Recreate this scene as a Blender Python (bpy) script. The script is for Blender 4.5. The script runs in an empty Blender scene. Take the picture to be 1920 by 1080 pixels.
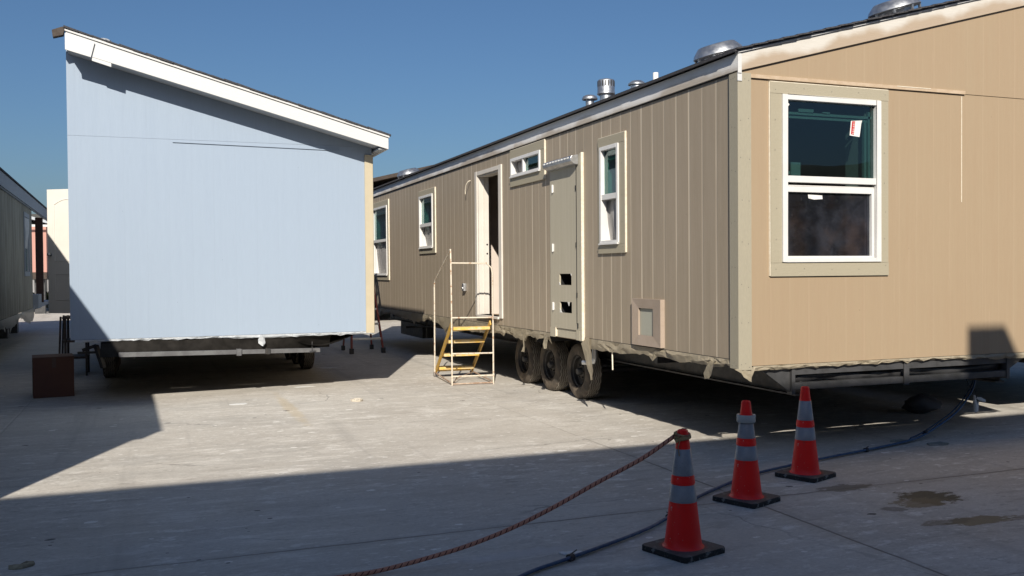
import bpy, bmesh, math, random
import numpy as np
from mathutils import Matrix, Vector
random.seed(7)
RNG = np.random.default_rng(11)
S = bpy.context.scene
COL = S.collection

# ------------------------------------------------------------------ camera
def make_camera():
    F, yaw, pitch, roll = 1762.0, 0.3654, -0.0181, -0.0078
    f = np.array([math.sin(yaw)*math.cos(pitch), math.cos(yaw)*math.cos(pitch), math.sin(pitch)])
    r = np.array([math.cos(yaw), -math.sin(yaw), 0.0]); u = np.cross(r, f)
    c, s = math.cos(roll), math.sin(roll)
    r, u = c*r + s*u, -s*r + c*u
    cam = bpy.data.cameras.new('camera'); o = bpy.data.objects.new('camera', cam); COL.objects.link(o)
    cam.sensor_width = 36; cam.lens = 36*F/1920
    cam.clip_start = 0.05; cam.clip_end = 3000
    o.matrix_world = Matrix(((r[0], u[0], -f[0], 0), (r[1], u[1], -f[1], 0), (r[2], u[2], -f[2], 1.65), (0, 0, 0, 1)))
    S.camera = o
make_camera()

# ------------------------------------------------------------------ light
SUN_TO = Vector((-0.39, -1.0, 0.641)).normalized()
ELEV = math.asin(SUN_TO.z)
w = bpy.data.worlds.new('World'); S.world = w; w.use_nodes = True
nt = w.node_tree; nt.nodes.clear()
sky = nt.nodes.new('ShaderNodeTexSky'); sky.sky_type = 'NISHITA'; sky.sun_disc = False
sky.sun_elevation = ELEV; sky.sun_rotation = math.atan2(SUN_TO.x, SUN_TO.y)
sky.altitude = 100; sky.air_density = 1.15; sky.dust_density = 1.7; sky.ozone_density = 8.2
bg = nt.nodes.new('ShaderNodeBackground'); bg.inputs[1].default_value = 0.0585
wo = nt.nodes.new('ShaderNodeOutputWorld')
nt.links.new(sky.outputs[0], bg.inputs[0]); nt.links.new(bg.outputs[0], wo.inputs[0])
sl = bpy.data.lights.new('sun', 'SUN'); sl.energy = 4.85; sl.angle = math.radians(0.53); sl.color = (1.0, 0.93, 0.82)
so = bpy.data.objects.new('sun', sl); COL.objects.link(so)
so.rotation_euler = SUN_TO.to_track_quat('Z', 'Y').to_euler(); so.location = (0, 0, 50)
S.cycles.diffuse_bounces = 2
S.view_settings.view_transform = 'Standard'; S.view_settings.look = 'None'
S.view_settings.exposure = 0.38; S.view_settings.gamma = 1.0

# ------------------------------------------------------------------ helpers
def tag(o, label=None, cat=None, group=None, kind=None):
    if label: o['label'] = label
    if cat: o['category'] = cat
    if group: o['group'] = group
    if kind: o['kind'] = kind
    return o
def empty(name, loc, rz=0.0, **k):
    o = bpy.data.objects.new(name, None); COL.objects.link(o)
    o.location = loc; o.rotation_euler = (0, 0, rz); o.empty_display_size = 0.2
    return tag(o, **k)

class MB:
    def __init__(s): s.v = []; s.f = []; s.m = []
    def add(s, vs, fs, m=0):
        b = len(s.v); s.v += [tuple(map(float, x)) for x in vs]
        for f in fs: s.f.append([i+b for i in f]); s.m.append(m)
        return s
    def quad(s, a, b, c, d, m=0): return s.add([a, b, c, d], [(0, 1, 2, 3)], m)
    def hexa(s, p, m=0):  # 8 points: bottom 4 ring, top 4 ring
        return s.add(p, [(3, 2, 1, 0), (4, 5, 6, 7), (0, 1, 5, 4), (1, 2, 6, 5), (2, 3, 7, 6), (3, 0, 4, 7)], m)
    def box(s, x0, y0, z0, x1, y1, z1, m=0):
        return s.hexa([(x0, y0, z0), (x1, y0, z0), (x1, y1, z0), (x0, y1, z0), (x0, y0, z1), (x1, y0, z1), (x1, y1, z1), (x0, y1, z1)], m)
    def pbox(s, P, a0, a1, n0, n1, z0, z1, m=0):
        return s.hexa([P(a0, n0, z0), P(a1, n0, z0), P(a1, n1, z0), P(a0, n1, z0), P(a0, n0, z1), P(a1, n0, z1), P(a1, n1, z1), P(a0, n1, z1)], m)
    def prism(s, P, pts, n0, n1, m=0):  # pts = (a,z) outline
        k = len(pts)
        vs = [P(a, n0, z) for a, z in pts] + [P(a, n1, z) for a, z in pts]
        fs = [tuple(range(k))[::-1], tuple(range(k, 2*k))] + [(i, (i+1) % k, k+(i+1) % k, k+i) for i in range(k)]
        return s.add(vs, fs, m)
    def tube(s, pts, r, seg=8, m=0, caps=True):
        pts = [Vector(p) for p in pts]; n = len(pts)
        rs = r if isinstance(r, (list, tuple)) else [r]*n
        vs = []; up = None
        for i, p in enumerate(pts):
            t = (pts[min(i+1, n-1)] - pts[max(i-1, 0)]).normalized()
            if up is None:
                up = Vector((0, 0, 1)) if abs(t.z) < 0.9 else Vector((1, 0, 0))
            a = (up - t*up.dot(t)).normalized(); up = a; b = t.cross(a)
            for k in range(seg):
                th = 2*math.pi*k/seg
                vs.append(p + a*(math.cos(th)*rs[i]) + b*(math.sin(th)*rs[i]))
        fs = []
        for i in range(n-1):
            for k in range(seg):
                fs.append((i*seg+k, i*seg+(k+1) % seg, (i+1)*seg+(k+1) % seg, (i+1)*seg+k))
        if caps:
            fs.append(tuple(range(seg))[::-1]); fs.append(tuple(range((n-1)*seg, n*seg)))
        return s.add(vs, fs, m)
    def bar(s, p, q, wdt, hgt, m=0, up=(0, 0, 1)):  # rectangular bar
        p, q = Vector(p), Vector(q); t = (q-p).normalized(); up = Vector(up)
        if abs(t.dot(up)) > 0.95: up = Vector((0, 1, 0))
        a = t.cross(up).normalized()*wdt/2; b = a.cross(t).normalized()*hgt/2
        return s.hexa([p-a-b, p+a-b, p+a+b, p-a+b, q-a-b, q+a-b, q+a+b, q-a+b], m)
    def lathe(s, prof, o=(0, 0, 0), axis='Z', seg=32, m=0, fm=None, closed=False):
        n = len(prof); vs = []
        for k in range(seg):
            th = 2*math.pi*k/seg; c, d = math.cos(th), math.sin(th)
            for r, h in prof:
                p = (r*c, r*d, h) if axis == 'Z' else (h, r*c, r*d)
                vs.append((p[0]+o[0], p[1]+o[1], p[2]+o[2]))
        fs = []; ms = []
        for k in range(seg):
            k2 = (k+1) % seg
            for i in range(n if closed else n-1):
                j = (i+1) % n
                fs.append((k*n+i, k2*n+i, k2*n+j, k*n+j)); ms.append(fm[i] if fm else m)
        b = len(s.v); s.v += vs
        for f, mm in zip(fs, ms): s.f.append([i+b for i in f]); s.m.append(mm)
        return s
    def build(s, name, mats, parent=None, smooth=None, bevel=0.0, fix=True):
        me = bpy.data.meshes.new(name); me.from_pydata(s.v, [], s.f)
        if not isinstance(mats, (list, tuple)): mats = [mats]
        for mm in mats: me.materials.append(mm)
        me.polygons.foreach_set('material_index', s.m)
        if fix:
            bm = bmesh.new(); bm.from_mesh(me)
            bmesh.ops.remove_doubles(bm, verts=bm.verts, dist=1e-5)
            bmesh.ops.recalc_face_normals(bm, faces=bm.faces); bm.to_mesh(me); bm.free()
        if smooth is not None:
            for p in me.polygons: p.use_smooth = True
            me.set_sharp_from_angle(angle=math.radians(smooth))
        me.update()
        o = bpy.data.objects.new(name, me); COL.objects.link(o)
        if parent: o.parent = parent
        if bevel:
            b = o.modifiers.new('bevel', 'BEVEL'); b.width = bevel; b.segments = 2; b.limit_method = 'ANGLE'; b.harden_normals = False
        return o

# ------------------------------------------------------------------ node helpers
class NT:
    def __init__(s, name):
        s.mat = bpy.data.materials.new(name); s.mat.use_nodes = True; s.t = s.mat.node_tree
        s.t.nodes.clear(); s.out = s.n('ShaderNodeOutputMaterial')
        s.co = s.n('ShaderNodeTexCoord').outputs['Object']
    def n(s, k, **kw):
        x = s.t.nodes.new(k)
        for a, b in kw.items(): setattr(x, a, b)
        return x
    def l(s, a, b): s.t.links.new(a, b)
    def put(s, sock, v):
        if isinstance(v, bpy.types.NodeSocket): s.l(v, sock)
        elif isinstance(v, (tuple, list)) and len(v) == 3 and sock.type == 'RGBA': sock.default_value = (*v, 1)
        else: sock.default_value = v
    def math(s, op, a, b=0.0, c=None, clamp=False):
        x = s.n('ShaderNodeMath', operation=op, use_clamp=clamp)
        s.put(x.inputs[0], a); s.put(x.inputs[1], b)
        if c is not None: s.put(x.inputs[2], c)
        return x.outputs[0]
    def vmap(s, scale=(1, 1, 1), loc=(0, 0, 0), rot=(0, 0, 0), co=None):
        x = s.n('ShaderNodeMapping'); s.l(co or s.co, x.inputs[0])
        x.inputs['Scale'].default_value = scale; x.inputs['Location'].default_value = loc; x.inputs['Rotation'].default_value = rot
        return x.outputs[0]
    def noise(s, scale, detail=4, rough=0.55, co=None, dist=0.0, out='Fac'):
        x = s.n('ShaderNodeTexNoise'); s.l(co or s.co, x.inputs['Vector'])
        x.inputs['Scale'].default_value = scale; x.inputs['Detail'].default_value = detail
        x.inputs['Roughness'].default_value = rough; x.inputs['Distortion'].default_value = dist
        return x.outputs[out]
    def ramp(s, v, a, b, lo=0.0, hi=1.0, smooth=True):
        x = s.n('ShaderNodeMapRange'); x.interpolation_type = 'SMOOTHSTEP' if smooth else 'LINEAR'; x.clamp = True
        s.put(x.inputs[0], v); s.put(x.inputs[1], a); s.put(x.inputs[2], b); s.put(x.inputs[3], lo); s.put(x.inputs[4], hi)
        return x.outputs[0]
    def mix(s, f, a, b, mode='MIX'):
        x = s.n('ShaderNodeMix', data_type='RGBA', blend_type=mode)
        s.put(x.inputs[0], f); s.put(x.inputs[6], a); s.put(x.inputs[7], b)
        return x.outputs[2]
    def sep(s, co=None):
        x = s.n('ShaderNodeSeparateXYZ'); s.l(co or s.co, x.inputs[0]); return x.outputs
    def bump(s, h, strength=0.3, dist=0.01):
        x = s.n('ShaderNodeBump'); x.inputs['Strength'].default_value = strength; x.inputs['Distance'].default_value = dist
        s.put(x.inputs['Height'], h); return x.outputs[0]
    def fin(s, col, rough=0.6, metal=0.0, normal=None, spec=0.5, **kw):
        b = s.n('ShaderNodeBsdfPrincipled')
        s.put(b.inputs['Base Color'], col); s.put(b.inputs['Roughness'], rough); s.put(b.inputs['Metallic'], metal)
        s.put(b.inputs['Specular IOR Level'], spec)
        for k, v in kw.items(): s.put(b.inputs[k], v)
        if normal is not None: s.l(normal, b.inputs['Normal'])
        s.l(b.outputs[0], s.out.inputs[0]); s.bsdf = b
        return s.mat

def simple(name, c1, c2=None, scale=6.0, rough=0.6, metal=0.0, bumpy=0.0, bscale=60.0, stretch=(1, 1, 1), spec=0.5, edge=(0.35, 0.65)):
    t = NT(name); co = t.vmap(stretch)
    col = c1
    if c2 is not None:
        col = t.mix(t.ramp(t.noise(scale, 5, 0.6, co), edge[0], edge[1]), c1, c2)
    nrm = t.bump(t.noise(bscale, 3, 0.6, co), bumpy, 0.004) if bumpy else None
    r = t.ramp(t.noise(scale*2.3, 3, 0.6, co), 0.3, 0.7, max(rough-0.08, 0.02), min(rough+0.08, 1.0))
    return t.fin(col, r, metal, nrm, spec)

def siding(name, base, dirt, groove, axis, spacing, phase, gw, gvis=1.0, dirtamt=0.5, depth=0.5):
    t = NT(name); x, y, z = t.sep(); a = (x, y)[axis]
    u = t.math('DIVIDE', t.math('SUBTRACT', a, phase), spacing)
    d = t.math('MULTIPLY', t.math('ABSOLUTE', t.math('SUBTRACT', t.math('FRACT', t.math('ADD', u, 0.5)), 0.5)), spacing)
    g = t.ramp(d, gw*0.35, gw*0.65, 1.0, 0.0)
    cell = t.n('ShaderNodeTexWhiteNoise', noise_dimensions='1D'); t.l(t.math('FLOOR', t.math('ADD', u, 0.5)), cell.inputs['W'])
    gv = t.math('MULTIPLY', t.ramp(cell.outputs[0], 0.0, 1.0, 0.35, 1.0), t.ramp(t.noise(0.9, 3, 0.6, t.vmap((3, 3, 0.6))), 0.3, 0.62, 0.35, 1.0))
    st = t.noise(1.0, 5, 0.65, t.vmap((14, 14, 0.7)))
    big = t.noise(0.7, 4, 0.6)
    m = t.math('MULTIPLY', t.ramp(t.math('ADD', t.math('MULTIPLY', st, 0.6), t.math('MULTIPLY', big, 0.4)), 0.38, 0.64), dirtamt)
    col = t.mix(m, base, dirt)
    grain = t.noise(1.0, 4, 0.7, t.vmap((150, 150, 5)))
    col = t.mix(t.ramp(grain, 0.3, 0.7, 0.0, 0.16), col, tuple(c*0.72 for c in base))
    col = t.mix(t.math('MULTIPLY', g, t.math('MULTIPLY', gv, gvis)), col, groove)
    mk = t.math('MULTIPLY', t.ramp(t.noise(1.0, 4, 0.7, t.vmap((34, 34, 1.1), (2.2, 1.3, 0.4))), 0.60, 0.72), t.ramp(t.noise(0.8, 3, 0.6, t.vmap((1, 1, 1), (5, 3, 1))), 0.46, 0.62))
    col = t.mix(t.math('MULTIPLY', mk, 0.35), col, groove)
    nv = t.n('ShaderNodeTexVoronoi'); t.l(t.vmap((4.9, 4.9, 3.3)), nv.inputs['Vector']); nv.inputs['Scale'].default_value = 1.0; nv.inputs['Randomness'].default_value = 0.35
    col = t.mix(t.ramp(nv.outputs['Distance'], 0.018, 0.026, 0.45, 0), col, tuple(c*0.45 for c in base))
    h = t.math('ADD', t.math('MULTIPLY', g, -1.0), t.math('MULTIPLY', grain, 0.22))
    h = t.math('ADD', h, t.math('MULTIPLY', t.noise(1.6, 3, 0.5), 0.9))
    return t.fin(col, t.ramp(st, 0.3, 0.7, 0.5, 0.68), 0.0, t.bump(h, depth, 0.006), 0.35)

def sprayed(name, white, tan, slope, z0, band):
    # white primed board with tan paint overspray along its lower edge
    t = NT(name); x, y, z = t.sep()
    h = t.math('SUBTRACT', z, t.math('ADD', t.math('MULTIPLY', x, slope), z0))
    n1 = t.noise(1.0, 3, 0.5, t.vmap((1.6, 1.6, 0.2)))
    n2 = t.noise(1.0, 4, 0.65, t.vmap((5.0, 5.0, 14.0)))
    edge = t.math('MULTIPLY', t.ramp(n1, 0.32, 0.72), band)
    edge = t.math('ADD', edge, t.math('MULTIPLY', t.math('SUBTRACT', n2, 0.5), band*0.5))
    m = t.ramp(t.math('SUBTRACT', h, edge), -0.04, 0.05, 0.85, 0.0)
    grain = t.noise(1.0, 4, 0.7, t.vmap((6, 6, 70)))
    col = t.mix(m, t.mix(t.ramp(grain, 0.35, 0.65, 0, 0.25), white, tuple(c*0.85 for c in white)), tan)
    return t.fin(col, 0.55, 0, t.bump(grain, 0.5, 0.004), 0.35)

def glass(name, tint, ior=1.55, rough=0.01, scratch_haze=0.0):
    t = NT(name)
    tr = t.n('ShaderNodeBsdfTransparent'); tr.inputs[0].default_value = (*tint, 1)
    gl = t.n('ShaderNodeBsdfGlossy'); gl.inputs['Roughness'].default_value = rough; gl.inputs[0].default_value = (0.9, 0.97, 1.0, 1)
    fr = t.n('ShaderNodeFresnel'); ge = t.n('ShaderNodeNewGeometry')
    t.l(t.math('ADD', t.math('MULTIPLY', ge.outputs['Backfacing'], 1.0/ior-ior), ior), fr.inputs[0])  # same reflectance on both faces of a thin pane
    b = t.bump(t.noise(1.3, 2, 0.5), 0.04, 0.02); t.l(b, fr.inputs['Normal']); t.l(b, gl.inputs['Normal'])
    mx = t.n('ShaderNodeMixShader'); t.l(fr.outputs[0], mx.inputs[0]); t.l(tr.outputs[0], mx.inputs[1]); t.l(gl.outputs[0], mx.inputs[2])
    res = mx.outputs[0]
    if scratch_haze:
        df = t.n('ShaderNodeBsdfDiffuse'); t.put(df.inputs[0], t.mix(t.ramp(t.noise(2.1, 3), 0.42, 0.62), (0.30, 0.32, 0.40), (0.40, 0.30, 0.27)))  # bluish haze colour stands in for sky reflected in the pane
        sc = t.math('MULTIPLY', t.ramp(t.noise(1.0, 5, 0.7, t.vmap((60, 60, 6), rot=(0, 0.3, 0))), 0.62, 0.74), t.ramp(t.noise(3.0, 3, 0.6), 0.45, 0.7))
        m2 = t.n('ShaderNodeMixShader'); mot = t.ramp(t.noise(3.2, 4, 0.6, t.vmap((1, 1, 1), (4, 2, 1))), 0.36, 0.72, 0.04, 0.13); t.l(t.math('MULTIPLY', t.math('ADD', sc, mot), scratch_haze), m2.inputs[0])
        t.l(res, m2.inputs[1]); t.l(df.outputs[0], m2.inputs[2]); res = m2.outputs[0]
    t.l(res, t.out.inputs[0])
    return t.mat

def plastic(name, col, alpha, scale=9.0, rough=0.35):
    t = NT(name)
    n = t.noise(scale, 4, 0.65)
    b = t.n('ShaderNodeBsdfPrincipled'); t.put(b.inputs['Base Color'], t.mix(t.ramp(n, 0.3, 0.7), col, tuple(c*0.7 for c in col)))
    b.inputs['Roughness'].default_value = rough
    t.l(t.bump(t.noise(scale*2.5, 4, 0.6), 0.7, 0.02), b.inputs['Normal'])
    tl = t.n('ShaderNodeBsdfTranslucent'); tl.inputs[0].default_value = (*col, 1)
    tr = t.n('ShaderNodeBsdfTransparent')
    m1 = t.n('ShaderNodeMixShader'); m1.inputs[0].default_value = 0.3; t.l(b.outputs[0], m1.inputs[1]); t.l(tl.outputs[0], m1.inputs[2])
    m2 = t.n('ShaderNodeMixShader'); t.put(m2.inputs[0], t.ramp(n, 0.3, 0.7, alpha, min(alpha+0.2, 1)))
    t.l(tr.outputs[0], m2.inputs[1]); t.l(m1.outputs[0], m2.inputs[2]); t.l(m2.outputs[0], t.out.inputs[0])
    return t.mat

# ------------------------------------------------------------------ palette
TAN = (0.346, 0.262, 0.172); TANL = (0.345, 0.283, 0.211)
M = {}
M['tan_end'] = siding('tan siding', TAN, (0.33, 0.24, 0.155), (0.40, 0.305, 0.21), 0, 0.203, 0.12, 0.014, 0.28, 0.6, 0.12)
M['tan_long'] = siding('tan grooved siding', TANL, (0.30, 0.25, 0.185), (0.56, 0.48, 0.37), 1, 0.2275, 0.335, 0.026, 1.0, 0.8, 0.25)
M['tan_flash'] = simple('tan caulk flashing', (0.50, 0.39, 0.28), (0.44, 0.33, 0.22), 14, 0.5)
M['trim'] = simple('putty trim board', (0.365, 0.325, 0.24), (0.33, 0.295, 0.215), 5, 0.6, 0, 0.35, 1, (18, 18, 90))
M['corner'] = simple('putty corner board', (0.355, 0.32, 0.24), (0.32, 0.29, 0.22), 5, 0.55, 0, 0.3, 1, (60, 60, 6))
M['caulk'] = simple('pale caulk', (0.74, 0.68, 0.56), (0.66, 0.58, 0.45), 30, 0.5)
M['screw'] = simple('screw head', (0.16, 0.15, 0.14), None, 5, 0.5, 0.4)
M['fas_end'] = sprayed('gable fascia oversprayed', (0.57, 0.54, 0.49), (0.36, 0.27, 0.185), 0.262, 3.34, 0.13)
M['fas_long'] = sprayed('eave fascia oversprayed', (0.76, 0.75, 0.73), (0.40, 0.34, 0.27), 0.0, 3.335, 0.075)
M['vinyl'] = simple('white vinyl', (0.68, 0.67, 0.65), (0.63, 0.62, 0.60), 4, 0.35)
M['jamb'] = simple('primed white jamb', (0.62, 0.58, 0.52), (0.58, 0.54, 0.48), 3, 0.5)
M['drywall'] = simple('interior wallboard', (0.62, 0.54, 0.48), (0.57, 0.50, 0.44), 2, 0.8)
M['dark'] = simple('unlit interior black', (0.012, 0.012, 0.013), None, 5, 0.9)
M['ply'] = simple('plywood floor', (0.33, 0.24, 0.15), (0.27, 0.19, 0.12), 4, 0.8, stretch=(1, 8, 1))
M['shingle'] = simple('dark asphalt shingle', (0.030, 0.030, 0.036), (0.06, 0.058, 0.062), 50, 0.9, 0, 0.9, 160)
M['steel'] = simple('black painted steel', (0.035, 0.036, 0.04), (0.06, 0.055, 0.05), 7, 0.5, 0.2, 0.2, 30)
M['greysteel'] = simple('grey painted steel', (0.07, 0.07, 0.073), (0.045, 0.045, 0.045), 6, 0.5, 0.2)
M['belly'] = simple('black belly sheet', (0.02, 0.02, 0.022), (0.04, 0.04, 0.042), 3, 0.45, 0, 0.9, 7)
M['bellyblack'] = simple('matt black belly sheet', (0.010, 0.009, 0.008), (0.022, 0.02, 0.018), 4, 0.8, 0, 0.5, 9, spec=0.1)
M['galv'] = simple('galvanised metal', (0.56, 0.57, 0.585), (0.44, 0.45, 0.46), 9, 0.40, 0.9, 0.1, 20)
M['alu'] = simple('aluminium', (0.66, 0.66, 0.66), (0.55, 0.55, 0.55), 9, 0.38, 0.8)
M['slot'] = simple('dark slot', (0.02, 0.02, 0.02), None, 4, 0.8)
M['pvc'] = simple('white pvc', (0.82, 0.82, 0.80), None, 4, 0.4)
M['wrap_tan'] = plastic('tan masking plastic', (0.52, 0.45, 0.33), 0.86)
M['wrap_white'] = plastic('white masking plastic', (0.70, 0.74, 0.78), 0.86)
M['wrap_grey'] = plastic('grey torn plastic', (0.40, 0.42, 0.40), 0.85)
M['film'] = plastic('clear window film', (0.62, 0.60, 0.58), 0.74, 4, 0.25)
M['blue'] = siding('pale blue siding', (0.295, 0.362, 0.452), (0.285, 0.35, 0.44), (0.275, 0.335, 0.42), 0, 0.277, 0.10, 0.012, 0.7, 0.6, 0.10)
M['blue_long'] = siding('pale blue long siding', (0.295, 0.362, 0.452), (0.285, 0.35, 0.44), (0.275, 0.335, 0.42), 1, 0.277, 0.10, 0.012, 0.7, 0.6, 0.10)
M['cream'] = simple('cream corner board', (0.46, 0.40, 0.285), (0.43, 0.375, 0.265), 4, 0.6)
M['white'] = simple('white painted board', (0.60, 0.60, 0.59), (0.57, 0.57, 0.56), 4, 0.5, 0, 0.2, 1, (6, 6, 60))
M['soffit'] = simple('grey soffit', (0.40, 0.43, 0.46), None, 4, 0.7)
M['brownmetal'] = simple('dark brown felt', (0.045, 0.032, 0.025), (0.06, 0.045, 0.035), 12, 0.8)
M['pane_end'] = glass('tinted glass', (0.44, 0.55, 0.55), 1.65)
M['pane_low'] = glass('scratched glass', (0.40, 0.41, 0.46), 1.5, 0.015, 0.6)
M['pane_long'] = glass('long side glass', (0.40, 0.60, 0.56), 1.6)
M['greensash'] = simple('sash seen in green', (0.45, 0.55, 0.50), None, 4, 0.5)
M['door_w'] = simple('white primed door', (0.64, 0.61, 0.56), (0.61, 0.58, 0.53), 2, 0.5)
M['paper'] = simple('white paper', (0.72, 0.72, 0.70), (0.62, 0.61, 0.58), 12, 0.8)
M['red'] = simple('printed red', (0.45, 0.02, 0.02), None, 5, 0.6)
M['accessdoor'] = siding('putty access door', (0.44, 0.40, 0.31), (0.40, 0.365, 0.28), (0.50, 0.46, 0.37), 1, 0.095, 0.02, 0.012, 0.5, 0.5, 0.2)
M['dryer'] = simple('pinkish tan vent frame', (0.37, 0.295, 0.235), (0.34, 0.27, 0.21), 6, 0.5)
M['dryer_in'] = simple('grey green flap', (0.36, 0.36, 0.30), None, 6, 0.6)

def tyre_mat():
    t = NT('dusty tyre rubber'); 
    n = t.noise(6, 5, 0.65); 
    col = t.mix(t.ramp(n, 0.3, 0.75), (0.05, 0.044, 0.038), (0.15, 0.12, 0.09))
    return t.fin(col, 0.75, 0, t.bump(t.noise(90, 3), 0.25, 0.003), 0.3)
M['tyre'] = tyre_mat()
M['tread'] = simple('worn tread', (0.26, 0.235, 0.20), (0.15, 0.135, 0.115), 9, 0.8, 0, 0.3, 80)
M['rim'] = simple('black steel rim', (0.02, 0.02, 0.021), (0.045, 0.04, 0.036), 8, 0.5, 0.2)

# ------------------------------------------------------------------ ground
def ground_mat():
    t = NT('yard concrete'); x, y, z = t.sep()
    big = t.noise(0.22, 5, 0.6); med = t.noise(1.3, 6, 0.65); fine = t.noise(38, 4, 0.7)
    streak = t.noise(1.0, 6, 0.7, t.vmap((0.55, 3.2, 1)))
    c = t.mix(t.ramp(big, 0.35, 0.65), (0.48, 0.44, 0.385), (0.57, 0.53, 0.47))
    c = t.mix(t.ramp(med, 0.38, 0.68, 0, 0.55), c, (0.63, 0.595, 0.54))
    c = t.mix(t.ramp(streak, 0.48, 0.68, 0, 0.5), c, (0.39, 0.355, 0.31))
    c = t.mix(t.ramp(fine, 0.35, 0.7, 0, 0.35), c, (0.38, 0.36, 0.325))
    # pale scuffs, stretched, in two sizes, and darker grime
    def scuff(sx, sy, loc, rot, lo_, hi_, amt, colr, gate):
        global_ = t.math('MULTIPLY', t.ramp(t.noise(1.0, 6, 0.72, t.vmap((sx, sy, 1), loc, (0, 0, rot))), lo_, hi_), t.ramp(t.noise(gate, 3, 0.6, t.vmap((1, 1, 1), loc)), 0.38, 0.60))
        return t.mix(t.math('MULTIPLY', global_, amt), c, colr)
    c = scuff(0.45, 0.7, (6.2, 2.4, 0), 0.5, 0.46, 0.62, 0.40, (0.36, 0.345, 0.32), 0.2)
    c = scuff(1.6, 5.5, (2.2, 6.4, 0), 0.15, 0.52, 0.66, 0.6, (0.33, 0.295, 0.255), 0.4)
    c = scuff(1.1, 4.5, (9.1, 4.7, 0), -0.10, 0.52, 0.66, 0.7, (0.70, 0.665, 0.605), 0.35)
    c = scuff(4.0, 9.0, (3.1, 1.7, 0), 0.25, 0.54, 0.62, 0.75, (0.74, 0.71, 0.66), 0.5)
    c = scuff(9.0, 19.0, (5.3, 8.1, 0), 0.1, 0.55, 0.63, 0.7, (0.74, 0.72, 0.67), 0.8)
    c = scuff(7.0, 15.0, (1.2, 3.4, 0), -0.2, 0.55, 0.64, 0.6, (0.29, 0.265, 0.23), 0.7)
    gr = t.noise(1.0, 3, 0.8, t.vmap((26, 50, 1)))
    c = t.mix(t.ramp(gr, 0.5, 0.72, 0, 0.45), c, (0.33, 0.305, 0.27)); c = t.mix(t.ramp(gr, 0.48, 0.28, 0, 0.35), c, (0.72, 0.69, 0.64))
    def spots(sx, sy, loc, rad, prob, amt, colr):
        v = t.n('ShaderNodeTexVoronoi'); t.l(t.vmap((sx, sy, 1), loc), v.inputs['Vector']); v.inputs['Scale'].default_value = 1.0
        cs = t.n('ShaderNodeSeparateColor'); t.l(v.outputs['Color'], cs.inputs[0])
        keep = t.math('LESS_THAN', cs.outputs[0], prob)
        rr = t.math('MULTIPLY', t.math('ADD', t.math('MULTIPLY', cs.outputs[1], 0.8), 0.35), rad)
        d = t.math('ADD', v.outputs['Distance'], t.math('MULTIPLY', t.math('SUBTRACT', t.noise(22, 3), 0.5), rad*1.6))
        m = t.math('LESS_THAN', d, rr)
        return t.mix(t.math('MULTIPLY', t.math('MULTIPLY', m, keep), amt), c, colr)
    c = spots(3.1, 5.0, (0.3, 0.7, 0), 0.13, 0.22, 0.8, (0.82, 0.80, 0.75))
    c = spots(7.3, 10.0, (4.3, 1.1, 0), 0.16, 0.16, 0.75, (0.80, 0.77, 0.72))
    c = spots(2.3, 3.3, (7.7, 2.2, 0), 0.085, 0.28, 0.85, (0.06, 0.055, 0.05))
    c = spots(6.1, 8.0, (2.7, 5.2, 0), 0.10, 0.10, 0.8, (0.08, 0.07, 0.06))
    # a few hairline cracks
    cv = t.n('ShaderNodeTexVoronoi', feature='DISTANCE_TO_EDGE'); wv = t.n('ShaderNodeVectorMath', operation='ADD'); t.l(t.vmap((0.33, 0.42, 1), (0.4, 0.15, 0)), wv.inputs[0])
    ns = t.n('ShaderNodeTexNoise'); t.l(t.co, ns.inputs['Vector']); ns.inputs['Scale'].default_value = 1.6; ns.inputs['Detail'].default_value = 5
    ws = t.n('ShaderNodeVectorMath', operation='SCALE'); t.l(ns.outputs['Color'], ws.inputs[0]); ws.inputs['Scale'].default_value = 0.16; t.l(ws.outputs[0], wv.inputs[1])
    t.l(wv.outputs[0], cv.inputs['Vector']); cv.inputs['Scale'].default_value = 1.0
    ck = t.math('MULTIPLY', t.ramp(cv.outputs['Distance'], 0.0012, 0.004, 1, 0), t.ramp(t.noise(0.45, 2), 0.50, 0.58))
    c = t.mix(t.math('MULTIPLY', ck, 0.55), c, (0.17, 0.155, 0.14))
    # tyre drag marks running along the rows
    tr = t.ramp(t.noise(1.0, 4, 0.6, t.vmap((2.6, 0.12, 1), (0, 0, 0), (0, 0, 0.5))), 0.56, 0.70, 0, 0.35)
    c = t.mix(tr, c, (0.30, 0.28, 0.255))
    # sawn joints
    wob = t.math('MULTIPLY', t.math('SUBTRACT', t.noise(3.0, 4), 0.5), 0.03)
    def joint(a, ph, sp_):
        u = t.math('DIVIDE', t.math('SUBTRACT', t.math('ADD', a, wob), ph), sp_)
        return t.math('MULTIPLY', t.math('ABSOLUTE', t.math('SUBTRACT', t.math('FRACT', t.math('ADD', u, 0.5)), 0.5)), sp_)
    jm = t.math('MINIMUM', joint(x, 3.95, 5.45), joint(y, 5.66, 5.45))
    js = t.math('MULTIPLY', t.ramp(t.noise(0.9, 3), 0.35, 0.6, 0.3, 0.85), t.ramp(y, 7.2, 8.6, 1.0, 0.12))
    jl = t.ramp(jm, 0.005, 0.016, 1, 0); jh = t.math('MULTIPLY', t.ramp(jm, 0.01, 0.09, 0.22, 0), t.ramp(y, 7.2, 8.6, 1.0, 0.1))
    c = t.mix(t.math('MULTIPLY', jl, js), c, (0.15, 0.135, 0.12)); c = t.mix(jh, c, (0.26, 0.24, 0.21))
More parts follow.
